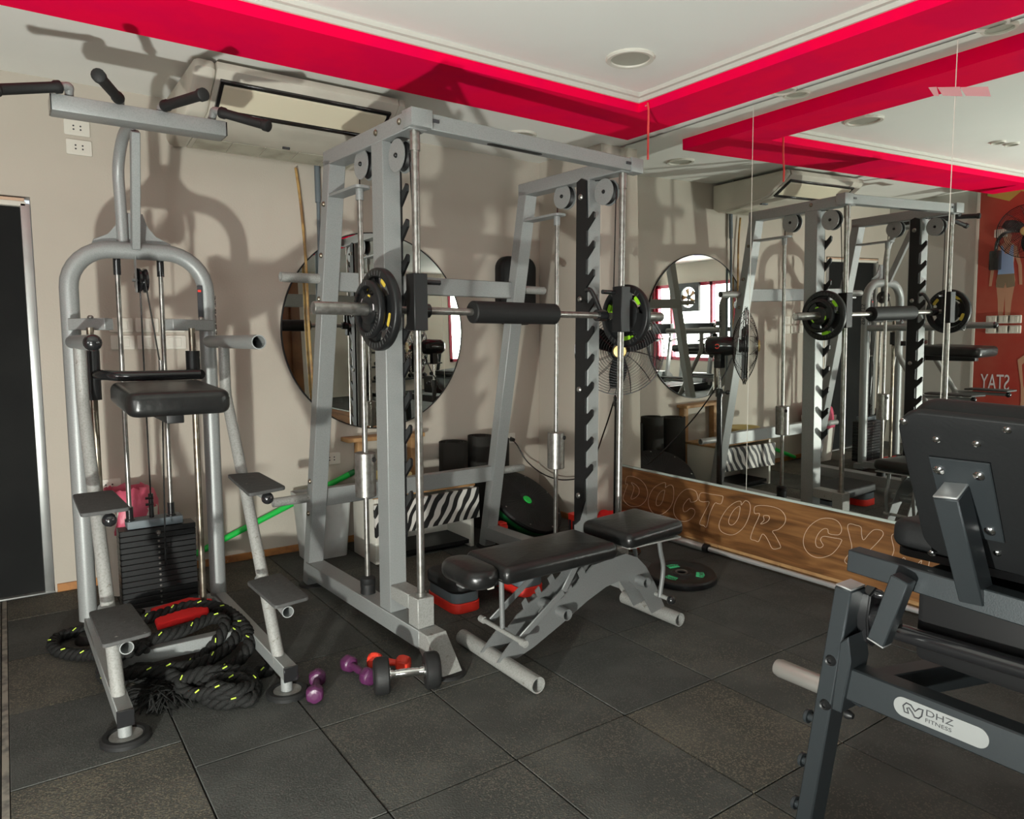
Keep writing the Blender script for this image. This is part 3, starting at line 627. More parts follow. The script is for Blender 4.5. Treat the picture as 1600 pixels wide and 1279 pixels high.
bm = B(); tube(bm, [(.535, 3.76, .505), (.535, 3.76, .62)], .011, 10); tube(bm, [(.51, 3.755, .57), (.545, 3.755, .57)], .006, 8); tube(bm, [(.51, 3.755, .6), (.545, 3.755, .6)], .006, 8); obj('cable_clamp', bm, 'gloss_black', T)
bm = B(); tube(bm, [(.566, 3.5, 1.2), (.566, 3.5, 1.26)], .011, 10); obj('cable_hook', bm, 'steel', T)
# sliding seat carriage
for x, z0, z1, zz in ((.298, 1.10, 1.345, 1.41), (.69, 1.19, 1.30, 1.41)):
    bm = B(); tube(bm, [(x, 3.46, .11), (x, 3.46, 1.40)], .014, 12); obj('carriage_rod', bm, 'old_rod', T)
    bm = B(); tube(bm, [(x, 3.46, z0), (x, 3.46, z1)], .030, 16); obj('carriage_sleeve', bm, 'black_metal', T)
for s, x, u0 in ((1, xl, .37), (-1, xr, .60)):
    bm = B(); beam(bm, (x, 3.60, 1.415), (u0, 3.47, 1.415), .05, .05); obj('rod_bracket', bm, 'silver', T)
    bm = B(); bolt(bm, V(x + s * .06, 3.5, 1.44), V(0, 0, 1), .012, .012); obj('bolt', bm, 'steel', T)
bm = B(); tube(bm, spline([(.31, 3.44, 1.205), (.34, 3.38, 1.205), (.42, 3.33, 1.2), (.69, 3.33, 1.2)], 5), .022, 12); tube(bm, [(.69, 3.46, 1.2), (.69, 3.33, 1.2)], .022, 12); obj('carriage_arm', bm, 'gloss_black', T)
bm = B(); box(bm, (.47, 2.85, 1.045), (.53, 3.36, 1.10), .004); obj('seat_rail', bm, 'black_metal', T)
bm = B(); lathe(bm, [(0, .004), (.055, .004), (.055, -.004), (0, -.004)], axisM((.555, 3.3, 1.07), (1, 0, 0)), 24); obj('adjuster_disc', bm, 'black_metal', T)
M = Matrix.Translation((.505, 3.0, 1.132)) @ Matrix.Rotation(R(2), 4, 'X')
bm = B(); rpad(bm, .345, .50, .088, .045, .03, M, dome=.006); s = obj('seat_pad', bm, 'vinyl', T)
# dip arms
bm = B(); tube(bm, [(xl, 3.63, 1.34), (xl + .004, 2.83, 1.34)], .028, 18); obj('dip_arm', bm, 'silver', T)
bm = B(); lathe(bm, [(0, .02), (.016, .018), (.026, .008), (.029, 0), (.029, -.01), (0, -.01)], axisM((xl + .004, 2.826, 1.34), (0, -1, 0)), 18); obj('arm_cap', bm, 'gloss_black', T)
bm = B(); pipe(bm, (xr, 3.63, 1.34), (xr, 2.82, 1.34), .028, .004); obj('dip_arm', bm, 'silver', T)
# sloping step tubes, steps, base
for x in (xl + .005, xr):
    bm = B(); tube(bm, [(x, 3.36, 1.32), (x, 3.36, 1.14)] + [(x, 3.355, 1.115), (x, 3.345, 1.09)] + [(x + .005, 2.98, .52), (x + .008, 2.72, .10)], .0235, 16); obj('step_tube', bm, 'silver_worn', T)
    bm = B(); beam(bm, (x, ya, .09), (x + .012, 2.60, .105), .05, .055); obj('base_beam', bm, 'silver', T)
    bm = B(); box(bm, (x - .015, 2.592, .076), (x + .038, 2.601, .134), .002, 1); obj('beam_cap', bm, 'gloss_black', T)
    bm = B(); tube(bm, [(x + .014, 2.66, .01), (x + .014, 2.66, .08)], .022, 14); obj('foot_stub', bm, 'silver', T)
    bm = B(); lathe(bm, [(0, .012), (.05, .012), (.058, .02), (.072, .02), (.08, .012), (.08, 0), (0, 0)], Matrix.Translation((x + .016, 2.66, .001)), 32); obj('foot_pad', bm, 'rubber', T)
    bm = B(); lathe(bm, [(0, .0145), (.052, .0145), (.052, .01), (0, .01)], Matrix.Translation((x + .016, 2.66, .001)), 28); obj('foot_plate', bm, 'silver_worn', T)
bm = B(); beam(bm, (xl, 3.12, .092), (xr, 3.12, .092), .05, .055); obj('cross_beam', bm, 'silver', T)
bm = B(); beam(bm, (xl, 3.70, .06), (xr, 3.70, .06), .09, .05); obj('rear_beam', bm, 'silver', T)
for x in (xl, xr):
    bm = B(); lathe(bm, [(0, .035), (.04, .035), (.06, .01), (.06, 0), (0, 0)], Matrix.Translation((x, ya, .001)), 24); obj('rear_foot', bm, 'rubber', T)
def stepplate(px, z, endpx, ballend, sx):
    P = [atz(a, b, z) for a, b in px]; c = sum(P, V(0, 0, 0)) / 4
    q = []
    for i in range(4):
        a, b, d = P[i - 1], P[i], P[(i + 1) % 4]; e0 = (a - b).normalized() * .018; e1 = (d - b).normalized() * .018
        for k in range(5):
            t = k / 4; p = (b + e0) * (1 - t) ** 2 + b * 2 * t * (1 - t) + (b + e1) * t * t; q.append((p.x, p.y))
    bm = B(); softprism(bm, q, Matrix.Translation((0, 0, z - .006)), .014, .004, 2); o = obj('foot_step', bm, 'steptop', T)
    e = atz(*endpx, z - .038); yb = 2.72 + (z - .1) * (.63 / .99); bm = B(); r = .020
    (tube if ballend else pipe)(bm, *( ([(sx, yb, z - .038), e], .014, 12) if ballend else ((sx, yb, z - .038), e, .021, .003)))
    obj('step_arm', bm, 'silver', T)
    if ballend: bm = B(); ball(bm, e, .023); obj('ball_cap', bm, 'gloss_black', T)
stepplate([(355, 741), (404, 737), (447, 760), (389, 771)], .79, (418, 778), True, xr)
stepplate([(113, 772), (176, 765), (204, 792), (126, 803)], .79, (171, 812), True, xl)
stepplate([(385, 908), (437, 894), (484, 932), (430, 947)], .42, (450, 956), False, xr)
stepplate([(138, 955), (204, 941), (238, 987), (160, 1008)], .42, (198, 1012), False, xl)
# ------------------------------------------------------------------ smith machine
SM = thing('smith_machine', 'silver smith machine cage with chrome guide rods and black hook ladders', 'exercise machine', (1.39, 2.70, 0), R(3))
def sp(name, bm, m, parent=SM, **k): return obj(name, bm, m, parent, True, **k)
MVZ = lambda u: Matrix(((0, 0, 1, u), (1, 0, 0, 0), (0, 1, 0, 0), (0, 0, 0, 1)))
for u, out in ((0, -1), (1.2, 1)):
    bm = B(); beam(bm, (u, -.10, .10), (u, 1.10, .10), .095, .08); sp('base_rail', bm, 'silver')
    bm = B(); prism(bm, [(-.099, .061), (-.17, .004), (-.29, .004), (-.165, .14), (-.099, .14)], MVZ(u), .095, .003, 1); sp('front_foot', bm, 'silver_worn')
    bm = B(); lathe(bm, [(0, .012), (.07, .012), (.076, .006), (.076, 0), (0, 0)], Matrix.Translation((u, -.245, -.0005)) , 28); sp('foot_pad', bm, 'rubber')
    bm = B(); lathe(bm, [(0, .012), (.07, .012), (.076, .006), (.076, 0), (0, 0)], Matrix.Translation((u, 1.12, -.0005)), 28); sp('foot_pad', bm, 'rubber')
    bm = B(); beam(bm, (u, 1.125, .008), (u, .705, 2.20), .085, .07, V(0, 1, 0)); sp('rear_leg', bm, 'silver')
    bm = B(); box(bm, (u - .042, .15, .14), (u + .042, .25, 2.176), .003, 1); sp('post', bm, 'silver')
    bm = B(); beam(bm, (u, -.075, 2.21), (u, .745, 2.21), .085, .07); sp('top_arm', bm, 'silver')
    bm = B(); box(bm, (u - .04, -.085, .14), (u + .04, -.005, .268), .003, 1); box(bm, (u - .04, -.005, .205), (u + .04, .15, .268), .003, 1); sp('rod_block', bm, 'silver_worn')
    bm = B(); tube(bm, [(u, -.045, .268), (u, -.045, 2.175)], .0165, 18); sp('guide_rod', bm, 'steel')
    bm = B(); tube(bm, [(u, -.045, 2.10), (u, -.045, 2.18)], .021, 18); tube(bm, [(u, -.045, .268), (u, -.045, .285)], .023, 14); sp('rod_collar', bm, 'steel')
    # counterweight
    bm = B(); tube(bm, [(u, .45, .14), (u, .45, 2.03)], .0125, 14); sp('weight_rod', bm, 'steel')
    bm = B(); prism(bm, rrect(.075, .34, .02, 4), Matrix.Translation((u, .575, 2.035)), .012); tube(bm, [(u, .45, 1.98), (u, .45, 2.03)], .018, 14); sp('rod_bracket', bm, 'silver')
    bm = B(); tube(bm, [(u, .45, .61), (u, .45, .613), (u, .45, .817), (u, .45, .82)], [.046, .049, .049, .046], 28); cw = sp('counterweight', bm, 'steel')
    bm = B(); lathe(bm, [(0, .006), (.012, .006), (.012, 0), (0, 0)], axisM((u + .02, .405, .79), (.3, -1, 0)), 12); sp('set_screw', bm, 'gloss_black', cw)
    bm = B(); lathe(bm, [(0, .085), (.022, .085), (.036, .075), (.036, .05), (.034, .047), (.036, .044), (.034, .02), (.036, .0), (0, 0)], Matrix.Translation((u, .45, .14)), 24); sp('stopper', bm, 'rubber')
    # pulleys and cable
    for v, z in ((.065, 2.10), (.385, 2.125)):
        bm = B(); w = .02; r = .066
        lathe(bm, [(0, w * .7), (r * .9, w * .7), (r * .72, 0), (r * .9, -w * .7), (0, -w * .7)], axisM((u, v, z), (1, 0, 0)), 32); p = sp('pulley', bm, 'black_metal')
        bm = B()
        for s_ in (-1, 1): lathe(bm, [(0, w + .004), (r, w + .004), (r, w), (0, w)], Matrix.Translation((u, v, z)) @ Matrix.Rotation(R(90 * s_), 4, 'Y'), 32)
        sp('cover_disc', bm, 'silver', p)
        [sp('axle_bolt', bolt(B(), V(u + s_ * (w + .004), v, z), V(s_, 0, 0), .010, .01), 'black_metal', p) for s_ in (-1, 1)]
    bm = B(); tube(bm, [(u, .45, .82), (u, .447, 2.12)], .003, 8); tube(bm, [(u, .0, 2.10), (u - out * .02, -.01, 1.6)], .003, 8); tube(bm, [(u, .385, 2.19), (u, .065, 2.165)], .003, 8); sp('cable', bm, 'gloss_black')
    # hook ladder on the inner side of the post
    ui = u - out * .049
    poly = [(.235, .33), (.235, 2.17), (.20, 2.185), (.165, 2.17)]
    zz = 1.985
    while zz > .55:
        poly += [(.158, zz + .012), (.158, zz - .004), (.142, zz - .010), (.122, zz + .008), (.110, zz + .020), (.100, zz + .012), (.102, zz - .014), (.128, zz - .042), (.158, zz - .072)]; zz -= .1465
    poly += [(.155, .48), (.20, .36)]
    bm = B(); prism(bm, poly, MVZ(ui), .012, .0); ld = sp('hook_ladder', bm, 'black_metal', smooth=0)
    bm = B()
    for z in (2.09, 1.56, 1.08, .5): bolt(bm, V(ui - out * .006, .2, z), V(-out, 0, 0), .016, .012)
    sp('ladder_bolt', bm, 'steel', ld)
    # storage pegs
    for z, v in ((1.65, .835), (.505, 1.045)):
        bm = B(); pipe(bm, (u + out * .035, v, z), (u + out * .235, v, z), .024, .004); sp('plate_peg', bm, 'silver_worn')
    bm = B()
    for z in (1.76, 1.55, .6, .42, 2.0): bolt(bm, V(u + out * .0425, .705 + (2.2 - z) * .191, z), V(out, 0, 0), .013, .012)
    for v in (.0, .2): bolt(bm, V(u + out * .0425, v, 2.215), V(out, 0, 0), .013, .01)
    sp('frame_bolt', bm, 'old_rod')
    # carriage of the bar
    bm = B(); box(bm, (u - .032, -.078, 1.385), (u + .032, -.012, 1.615), .003, 1); cg = sp('bar_carriage', bm, 'black_metal')
    bm = B(); tube(bm, [(u - out * .03, -.03, 1.585), (u - out * .12, -.03, 1.585)], .011, 10); sp('stop_pin', bm, 'gloss_black', cg)
    bm = B(); tube(bm, spline([(u - out * .065, .03, 1.47), (u - out * .075, .05, 1.53), (u - out * .085, .09, 1.60), (u - out * .085, .125, 1.60)], 4), .012, 10); tube(bm, [(u - out * .04, .03, 1.47), (u - out * .10, .03, 1.47)], .03, 16); sp('safety_hook', bm, 'gloss_black', cg)
bm = B(); beam(bm, (-.005, -.06, 2.212), (1.29, -.06, 2.212), .06, .062); cb = sp('top_beam', bm, 'silver')
sp('beam_end', box(B(), (-.048, -.105, 2.18), (.048, -.025, 2.25), .003), 'silver', cb); sp('beam_end', box(B(), (1.21, -.096, 2.178), (1.295, -.028, 2.248), .003), 'silver', cb)
bm = B(); box(bm, (.05, -.096, 2.21), (.085, -.088, 2.222)); box(bm, (1.175, -.096, 2.21), (1.205, -.088, 2.222)); sp('beam_slot', bm, 'ink', cb)
bm = B(); prism(bm, rrect(.30, .03, .014, 5), Matrix.Translation((.50, -.06, 2.1805)), .002); sp('worn_label', bm, 'black_metal', cb)
bm = B(); beam(bm, (-.0, .835, 1.64), (1.2, .835, 1.64), .055, .095, bev=.003); sp('rear_bar', bm, 'silver')
bm = B(); beam(bm, (-.0, 1.045, .50), (1.2, 1.045, .50), .055, .095, bev=.003); sp('rear_bar', bm, 'silver')
bm = B(); ZB_ = 1.47; VB = .03
tube(bm, [(-.09, VB, ZB_), (1.29, VB, ZB_)], .016, 16); bar = sp('smith_bar', bm, 'steel')
for a, b in ((-.415, -.075), (1.275, 1.60)):
    bm = B(); d = .006; tube(bm, [(a, VB, ZB_), (a + .001, VB, ZB_), (a + d, VB, ZB_), (b - d, VB, ZB_), (b, VB, ZB_)], [.02, .0235, .0255, .0255, .022], 22); sp('bar_sleeve', bm, 'steel', bar)
bm = B(); tube(bm, [(.325, VB, ZB_), (.33, VB, ZB_), (.81, VB, ZB_), (.815, VB, ZB_)], [.045, .05, .05, .045], 22); sp('foam_sleeve', bm, 'rubber', bar)
# plates on the bar
def plate(name, label, u, r, w, lab, spin=0, group=None, world=None, lm='yellow'):
    if world is None: M = MW[SM.name] @ Matrix.Translation((u, VB, ZB_)) @ Matrix.Rotation(R(90), 4, 'Y') @ Matrix.Rotation(spin, 4, 'Z')
    else: M = world
    t = thing(name, label, 'weight plate', M.translation, 0, group)
    # three-grip disc: outer ring, three spokes, hub with a bore
    bm = B(); h = w / 2
    lathe(bm, [(r, h * .55), (r * .985, h * .8), (r * .95, h), (r * .80, h), (r * .77, h * .6), (r * .77, -h * .6), (r * .80, -h), (r * .95, -h), (r * .985, -h * .8), (r, -h * .55)], M, 56, True)
    ring = obj('rim', bm, 'plate_black', t)
    bm = B(); lathe(bm, [(.0265, h * .8), (.045, h * .85), (r * .52, h * .55), (r * .54, h * .4), (r * .54, -h * .4), (r * .52, -h * .55), (.045, -h * .85), (.0265, -h * .8)], M, 48, True); obj('hub', bm, 'plate_black', t)
    for k in range(3):
        a0 = 2 * math.pi * k / 3; bm = B(); pl = []
        for an in (-.42, -.2, 0, .2, .42): pl.append((r * .80 * math.cos(a0 + an), r * .80 * math.sin(a0 + an)))
        for an in (.62, .3, 0, -.3, -.62): pl.append((r * .48 * math.cos(a0 + an), r * .48 * math.sin(a0 + an)))
        prism(bm, pl, M, w * .55); obj('spoke', bm, 'plate_black', t)
    bm = B()
    for k in range(40):
        a0 = 2 * math.pi * k / 40
        if (k // 10) % 2: continue
        for s_ in (1, -1): box(bm, (-.002, r * .82, 0), (.002, r * .93, .0012), 0, 2, M @ Matrix.Rotation(a0, 4, 'Z') @ Matrix.Translation((0, 0, s_ * h - (.0012 if s_ < 0 else 0) )))
    obj('raised_marks', bm, 'steptop', t, smooth=0)
    for k, (a0, q, sx, sy, mm) in enumerate(lab):
        for s_ in (1, -1):
            bm = B(); prism(bm, rrect(sx, sy, min(sx, sy) * .3, 3), M @ Matrix.Rotation(a0, 4, 'Z') @ Matrix.Translation((q, 0, s_ * (h * (.56 if q < r * .5 else .62) + .001))), .002); obj('label', bm, mm, t)
    return t
plate('weight_plate_disc', 'larger black grip plate with yellow label on the bar beside the door-side post', -.135, .167, .036, [(1.75, .118, .024, .055, 'yellow'), (4.6, .118, .024, .055, 'yellow'), (3.2, .12, .02, .04, 'yellow')], .5)
plate('weight_plate_disc', 'smaller black plate outermost on the sleeve away from the wall mirror', -.178, .116, .03, [(2.0, .05, .018, .026, 'print_white'), (4.4, .05, .018, .026, 'print_white'), (3.3, .05, .02, .02, 'yellow')], .2)
plate('weight_plate_disc', 'larger black grip plate with green labels on the bar end near the wall mirror', 1.315, .165, .036, [(1.0, .118, .022, .05, 'neon_green'), (3.1, .118, .022, .05, 'neon_green'), (5.2, .118, .022, .05, 'neon_green')], .9)
plate('weight_plate_disc', 'smaller black plate with green labels outermost on the bar end near the wall mirror', 1.36, .112, .03, [(.6, .05, .02, .028, 'neon_green'), (2.6, .05, .018, .026, 'neon_green'), (4.7, .05, .018, .026, 'neon_green')], .3)
# ------------------------------------------------------------------ adjustable bench
BN = thing('weight_bench', 'adjustable weight bench with black vinyl pads and notched grey side plates', 'bench', (2.05, 2.38, 0))
bm = B(); pipe(bm, (1.60, 2.105, .033), (1.60, 2.665, .033), .0325, .005); obj('front_tube', bm, 'silver_worn', BN)
bm = B(); pipe(bm, (2.535, 2.235, .033), (2.535, 2.61, .033), .0325, .005); obj('rear_tube', bm, 'silver_worn', BN)
cp = [(365, 1110), (405, 1050), (445, 995), (480, 1000), (520, 945), (548, 920), (540, 895), (556, 872), (566, 895), (590, 880), (606, 865), (596, 842), (612, 822), (622, 848), (645, 830), (660, 812), (650, 788), (668, 768), (680, 795), (700, 775), (712, 755), (702, 730), (722, 708), (735, 735), (765, 700), (900, 652), (950, 668), (985, 705), (1020, 770), (1062, 870), (1045, 882), (1010, 903), (985, 850), (955, 800), (915, 768), (870, 768), (820, 790), (740, 850), (640, 940), (520, 1040), (450, 1090), (400, 1105)]
poly = [(lambda q: (q.x, q.z))(aty(640 + a / 2.6646, 620 + b / 2.6646, 2.32)) for a, b in cp]
z0 = min(z for _, z in poly); poly = [(x - .0, z + .045 - z0 if z < .06 else z) for x, z in poly]
for y in (2.325, 2.445):
    bm = B(); prism(bm, poly, MXZ(y), .007, 0); obj('side_plate', bm, 'bench_grey', BN, smooth=0)
for px, py in ((886, 960), (1010, 910)):
    q = aty(px, py, 2.27); bm = B(); pipe(bm, (q.x, 2.265, q.z), (q.x, 2.50, q.z), .0245, .003); obj('cross_pipe', bm, 'bench_grey', BN)
q = aty(802, 995, 2.3)
bm = B(); tube(bm, [(q.x, 2.24, q.z), (q.x, 2.52, q.z)], .010, 10); tube(bm, [(q.x, 2.215, q.z), (q.x, 2.245, q.z)], .015, 10); tube(bm, [(q.x, 2.515, q.z), (q.x, 2.545, q.z)], .015, 10); obj('pivot_pin', bm, 'silver_worn', BN)
bm = B(); tube(bm, [(q.x + .005, 2.385, q.z), (q.x - .0, 2.385, .40)], .011, 12); obj('support_rod', bm, 'bench_grey', BN)
for y in (2.275, 2.495):
    bm = B(); beam(bm, (q.x + .02, y, q.z), (1.86, y, .30), .008, .03, V(0, 0, 1)); beam(bm, (1.86, y, .30), (1.93, y, .40), .008, .03, V(0, 0, 1)); obj('support_arm', bm, 'bench_grey', BN)
bm = B(); box(bm, (1.42, 2.36, .375), (2.12, 2.41, .405), .003); obj('pad_rail', bm, 'bench_grey', BN)
bm = B(); box(bm, (1.50, 2.30, .372), (1.53, 2.47, .40), .002); obj('pad_bracket', bm, 'white_plastic', BN)
def cushion(c, sx, sy, sz, rad, ry=0, m='vinyl', parent=BN, name='back_pad', taper=0):
    M = Matrix.Translation(c) @ Matrix.Rotation(ry, 4, 'Y'); bm = B(); rpad(bm, sx, sy, sz, rad, sz * .42, M, taper, dome=.007); return obj(name, bm, m, parent)
bp_ = cushion((1.83, 2.375, .437), .60, .31, .075, .03, R(-.5))
cushion((1.462, 2.375, .432), .155, .285, .075, .075, R(-.5), name='head_pad')
sd = cushion((2.355, 2.375, .475), .36, .33, .07, .035, R(-3), name='seat_pad')
bm = B(); box(bm, (2.19, 2.225, .433), (2.52, 2.525, .441), .002); obj('seat_board', bm, 'silver_worn', BN)
for y in (2.29, 2.47):
    bm = B(); tube(bm, spline([(2.44, y, .44), (2.455, y, .36), (2.475, y, .28), (2.455, y, .145)], 4), .011, 8); obj('seat_strut', bm, 'bench_grey', BN)
bm = B(); tube(bm, [(2.46, 2.24, .15), (2.46, 2.49, .15)], .01, 10); obj('adjust_pin', bm, 'silver_worn', BN)
bm = B(); ball(bm, V(2.462, 2.225, .148), .021); obj('pin_knob', bm, 'gloss_black', BN)
# ------------------------------------------------------------------ aerobic step
st = thing('aerobic_step', 'black aerobic step on grey and red risers behind the bench', 'step platform', (2.02, 3.1, 0))
def riser(x0, x1):
    for z0, z1, m in ((.0, .05, 'red'), (.05, .10, 'slate')):
        bm = B(); k = .004 if m == 'slate' else 0
        rpad(bm, x1 - x0 - 2 * k, .30 - 2 * k, z1 - z0 - .001, .05, .003, Matrix.Translation(((x0 + x1) / 2, 3.11, (z0 + z1) / 2))); obj('riser', bm, m, st)
riser(1.735, 1.90); riser(2.14, 2.30)
bm = B(); rpad(bm, .585, .315, .07, .07, .02, Matrix.Translation((2.018, 3.11, .135))); obj('platform', bm, 'rubber', st)
# ------------------------------------------------------------------ dumbbells
def hexbell(label, p0, p1, rh, m, lh=.055, sides=6, group=None, name='hex_dumbbell'):
    p0, p1 = V(*p0), V(*p1); d = (p1 - p0).normalized(); c = (p0 + p1) / 2
    t = thing(name, label, 'dumbbell', (c.x, c.y, 0), 0, group)
    bm = B(); k = [(.0, 0), (.25, .02), (.5, .0)]
    tube(bm, [p0, p0.lerp(p1, .3), p0.lerp(p1, .5), p0.lerp(p1, .7), p1], [rh * .42, rh * .36, rh * .42, rh * .36, rh * .42], 14); obj('handle', bm, m, t)
    for p, s in ((p0, -1), (p1, 1)):
        bm = B(); M = axisM(p, d * s) @ Matrix.Rotation(R(30), 4, 'Z'); h = lh / 2
        lathe(bm, [(0, h), (rh * .72, h * .98), (rh * .86, h * .86), (rh, h * .3), (rh, -h * .3), (rh * .84, -h * .88), (rh * .6, -h), (0, -h)], M, sides); bmesh.ops.bevel(bm, geom=list(bm.edges), offset=.004, segments=2, affect='EDGES'); obj('head', bm, m, t, smooth=50)
    return t
z = .034
hexbell('small purple hex dumbbell lying by the station foot', atz(492, 1083, z), atz(496, 1058, z), .037, 'purple')
hexbell('small purple hex dumbbell lying against the black dumbbell', atz(575, 1056, z), atz(545, 1036, z), .037, 'purple')
hexbell('orange-red hex dumbbell lying behind the black dumbbell', atz(586, 1032, z), atz(630, 1036, z), .037, 'orange_red')
p0, p1 = atz(597, 1055, .07), atz(674, 1046, .07); d = (p1 - p0).normalized()
t = thing('round_dumbbell', 'black round dumbbell with ribbed chrome handle beside the smith foot', 'dumbbell', ((p0 + p1) / 2).to_tuple()[:2] + (0,))
bm = B(); n = 24; L = (p1 - p0).length
tube(bm, [p0 + d * (L * k / n) for k in range(n + 1)], [.0165 if (k < 6 or k > 18) else .0135 + .0012 * (k % 2) + .003 * math.sin(math.pi * (k - 6) / 12) for k in range(n + 1)], 18); obj('handle', bm, 'chrome', t)
for p, s in ((p0, -1), (p1, 1)):
    bm = B(); lathe(bm, [(0, .022), (.03, .022), (.034, .028), (.058, .028), (.066, .022), (.07, .012), (.07, -.024), (.064, -.03), (.03, -.03), (.026, -.026), (0, -.026)], axisM(p - d * (-s) * .004, d * s), 36); hd = obj('head', bm, 'rubber', t)
    bm = B(); lathe(bm, [(0, .0245), (.024, .0245), (.026, .0225), (0, .021)], axisM(p + d * s * .004, d * s), 24); obj('end_disc', bm, 'steel', hd)
    bm = B(); lathe(bm, [(.014, -.027), (.026, -.027), (.026, -.036), (.014, -.036)], axisM(p + d * s * .004, d * s), 24, True); obj('collar', bm, 'chrome', hd)
# ------------------------------------------------------------------ plate on the floor, barbell
M = Matrix.Translation((3.055, 2.69, .026)) @ Matrix.Rotation(R(3), 4, 'X') @ Matrix.Rotation(R(-2), 4, 'Y') @ Matrix.Rotation(.9, 4, 'Z')
t = thing('weight_plate_disc', 'black bumper plate with mint green labels lying on the floor behind the bench', 'weight plate', (3.055, 2.69, 0))
r = .195; bm = B(); lathe(bm, [(.027, .016), (.05, .019), (.06, .012), (.125, .012), (.14, .02), (.185, .02), (.193, .013), (.195, .0), (.193, -.014), (.185, -.019), (.027, -.019)], M, 64, True); obj('disc', bm, 'plate_black', t)
for a0 in (.3, 2.4, 4.5):
    bm = B(); pl = [(q * math.cos(an), q * math.sin(an)) for q, an in ((.125, -.3), (.128, 0), (.125, .3), (.085, .36), (.08, 0), (.085, -.36))]; prism(bm, pl, M @ Matrix.Rotation(a0, 4, 'Z') @ Matrix.Translation((0, 0, .0128)), .0025); lb = obj('label', bm, 'label_green', t)
    textmesh('20KG', .03, M @ Matrix.Rotation(a0, 4, 'Z') @ Matrix.Translation((.098, .035, .0145)) @ Matrix.Rotation(R(-90), 4, 'Z'), 'ink', t, 'label_text', .0003)
bm = B(); lathe(bm, [(.0265, .02), (.034, .021), (.034, .012), (.0265, .012)], M, 28, True); obj('bore_ring', bm, 'steel', t)
t = thing('olympic_barbell', 'chrome barbell lying along the foot of the engraved wooden panel', 'barbell', (3.575, 2.4, 0))
def bb(y): return (3.583, y, .0265)
bm = B(); tube(bm, [bb(2.93), bb(1.63)], .0145, 16); obj('shaft', bm, 'bar_chrome', t)
for a, b in ((2.93, 2.53), (2.12, 1.70)):
    bm = B(); tube(bm, [bb(a), bb(b)], .0158, 16); obj('knurling', bm, 'bar_chrome', t)
for a, b in ((3.32, 2.96), (1.60, 1.22)):
    bm = B(); tube(bm, [bb(a), bb(b)], .0255, 20); sl = obj('sleeve', bm, 'bar_chrome', t)
for y in (2.955, 1.605):
    bm = B(); tube(bm, [bb(y + .016), bb(y - .016)], .0262, 20); obj('collar', bm, 'black_metal', t)
# ------------------------------------------------------------------ battle rope and red cloth
RP = thing('battle_rope', 'black battle rope with green flecks heaped around the station base', 'rope', (.55, 3.0, 0))
rp = [
 [(425, 1045, .022), (395, 1052, .024), (350, 1056, .05), (318, 1068, .045), (322, 1090, .024), (352, 1098, .024), (382, 1085, .03), (380, 1062, .06), (345, 1060, .07), (312, 1062, .055), (268, 1060, .03), (222, 1058, .03), (186, 1048, .05), (166, 1022, .05), (176, 995, .13), (205, 975, .15), (250, 960, .15), (300, 946, .15), (345, 950, .145), (380, 975, .13), (390, 1005, .10), (372, 1032, .06), (335, 1050, .03), (290, 1064, .03), (240, 1066, .024)],
 [(330, 1070, .07), (362, 1078, .07), (392, 1072, .045), (388, 1052, .05), (350, 1048, .08), (310, 1052, .08), (280, 1068, .06), (300, 1084, .03), (340, 1082, .06), (368, 1092, .03), (392, 1092, .024), (400, 1070, .024)],
 [(160, 1045, .03), (185, 1065, .03), (210, 1046, .06), (250, 1044, .07), (300, 1040, .06), (345, 1020, .07), (368, 996, .10), (372, 972, .13)],
 [(300, 1075, .03), (262, 1052, .06), (215, 1050, .08), (175, 1062, .05), (160, 1050, .03), (172, 1030, .08), (200, 1018, .14), (235, 1000, .15), (285, 985, .15), (330, 966, .15), (352, 972, .145), (340, 1000, .10), (318, 1022, .05), (280, 1046, .03), (230, 1052, .024)],
 [(230, 1010, .15), (190, 1020, .12), (150, 1022, .05), (110, 1022, .024), (84, 1012, .024), (90, 996, .024), (125, 985, .03), (160, 975, .05), (190, 968, .10), (220, 958, .15)],
]
flk = []
for pl in rp:
    P = spline([atz(x, y, z) for x, y, z in pl], 14)
    # resample evenly
    Q = [P[0]]; acc = 0
    for a, b in zip(P[:-1], P[1:]):
        acc += (b - a).length
        if acc > .009: Q.append(b); acc = 0
    strands = [[], [], []]; x = None; s = 0
    for i, p in enumerate(Q):
        dd = (Q[min(i + 1, len(Q) - 1)] - Q[max(i - 1, 0)]).normalized()
        if x is None: x, y, _ = frame(dd)
        else: x = (x - dd * x.dot(dd)).normalized(); y = x.cross(dd)
        if i: s += (p - Q[i - 1]).length
        for k in range(3):
            an = s / .10 * 2 * math.pi + k * 2.0944; strands[k].append(p + (x * math.cos(an) + y * math.sin(an)) * .0135)
        if i % 12 == 4: flk.append((p, x * math.cos(s / .085 * 6.283) + y * math.sin(s / .085 * 6.283), dd))
    bm = B()
    for st_ in strands: tube(bm, st_, .0130, 8)
    obj('rope_coil', bm, 'rope', RP, smooth=80)
bm = B()
for i, (p, r_, dd) in enumerate(flk):
    up = V(random.uniform(-.7, .2), -.6, .7).normalized(); up = (up - dd * up.dot(dd)).normalized(); sd_ = (dd + up.cross(dd) * .7).normalized()
    c = p + up * .0262; tube(bm, [c - sd_ * .009, c, c + sd_ * .009], .0026, 5)
obj('yarn_fleck', bm, 'neon', RP)['kind'] = 'stuff'
bm = B(); c = atz(255, 1088, .02)
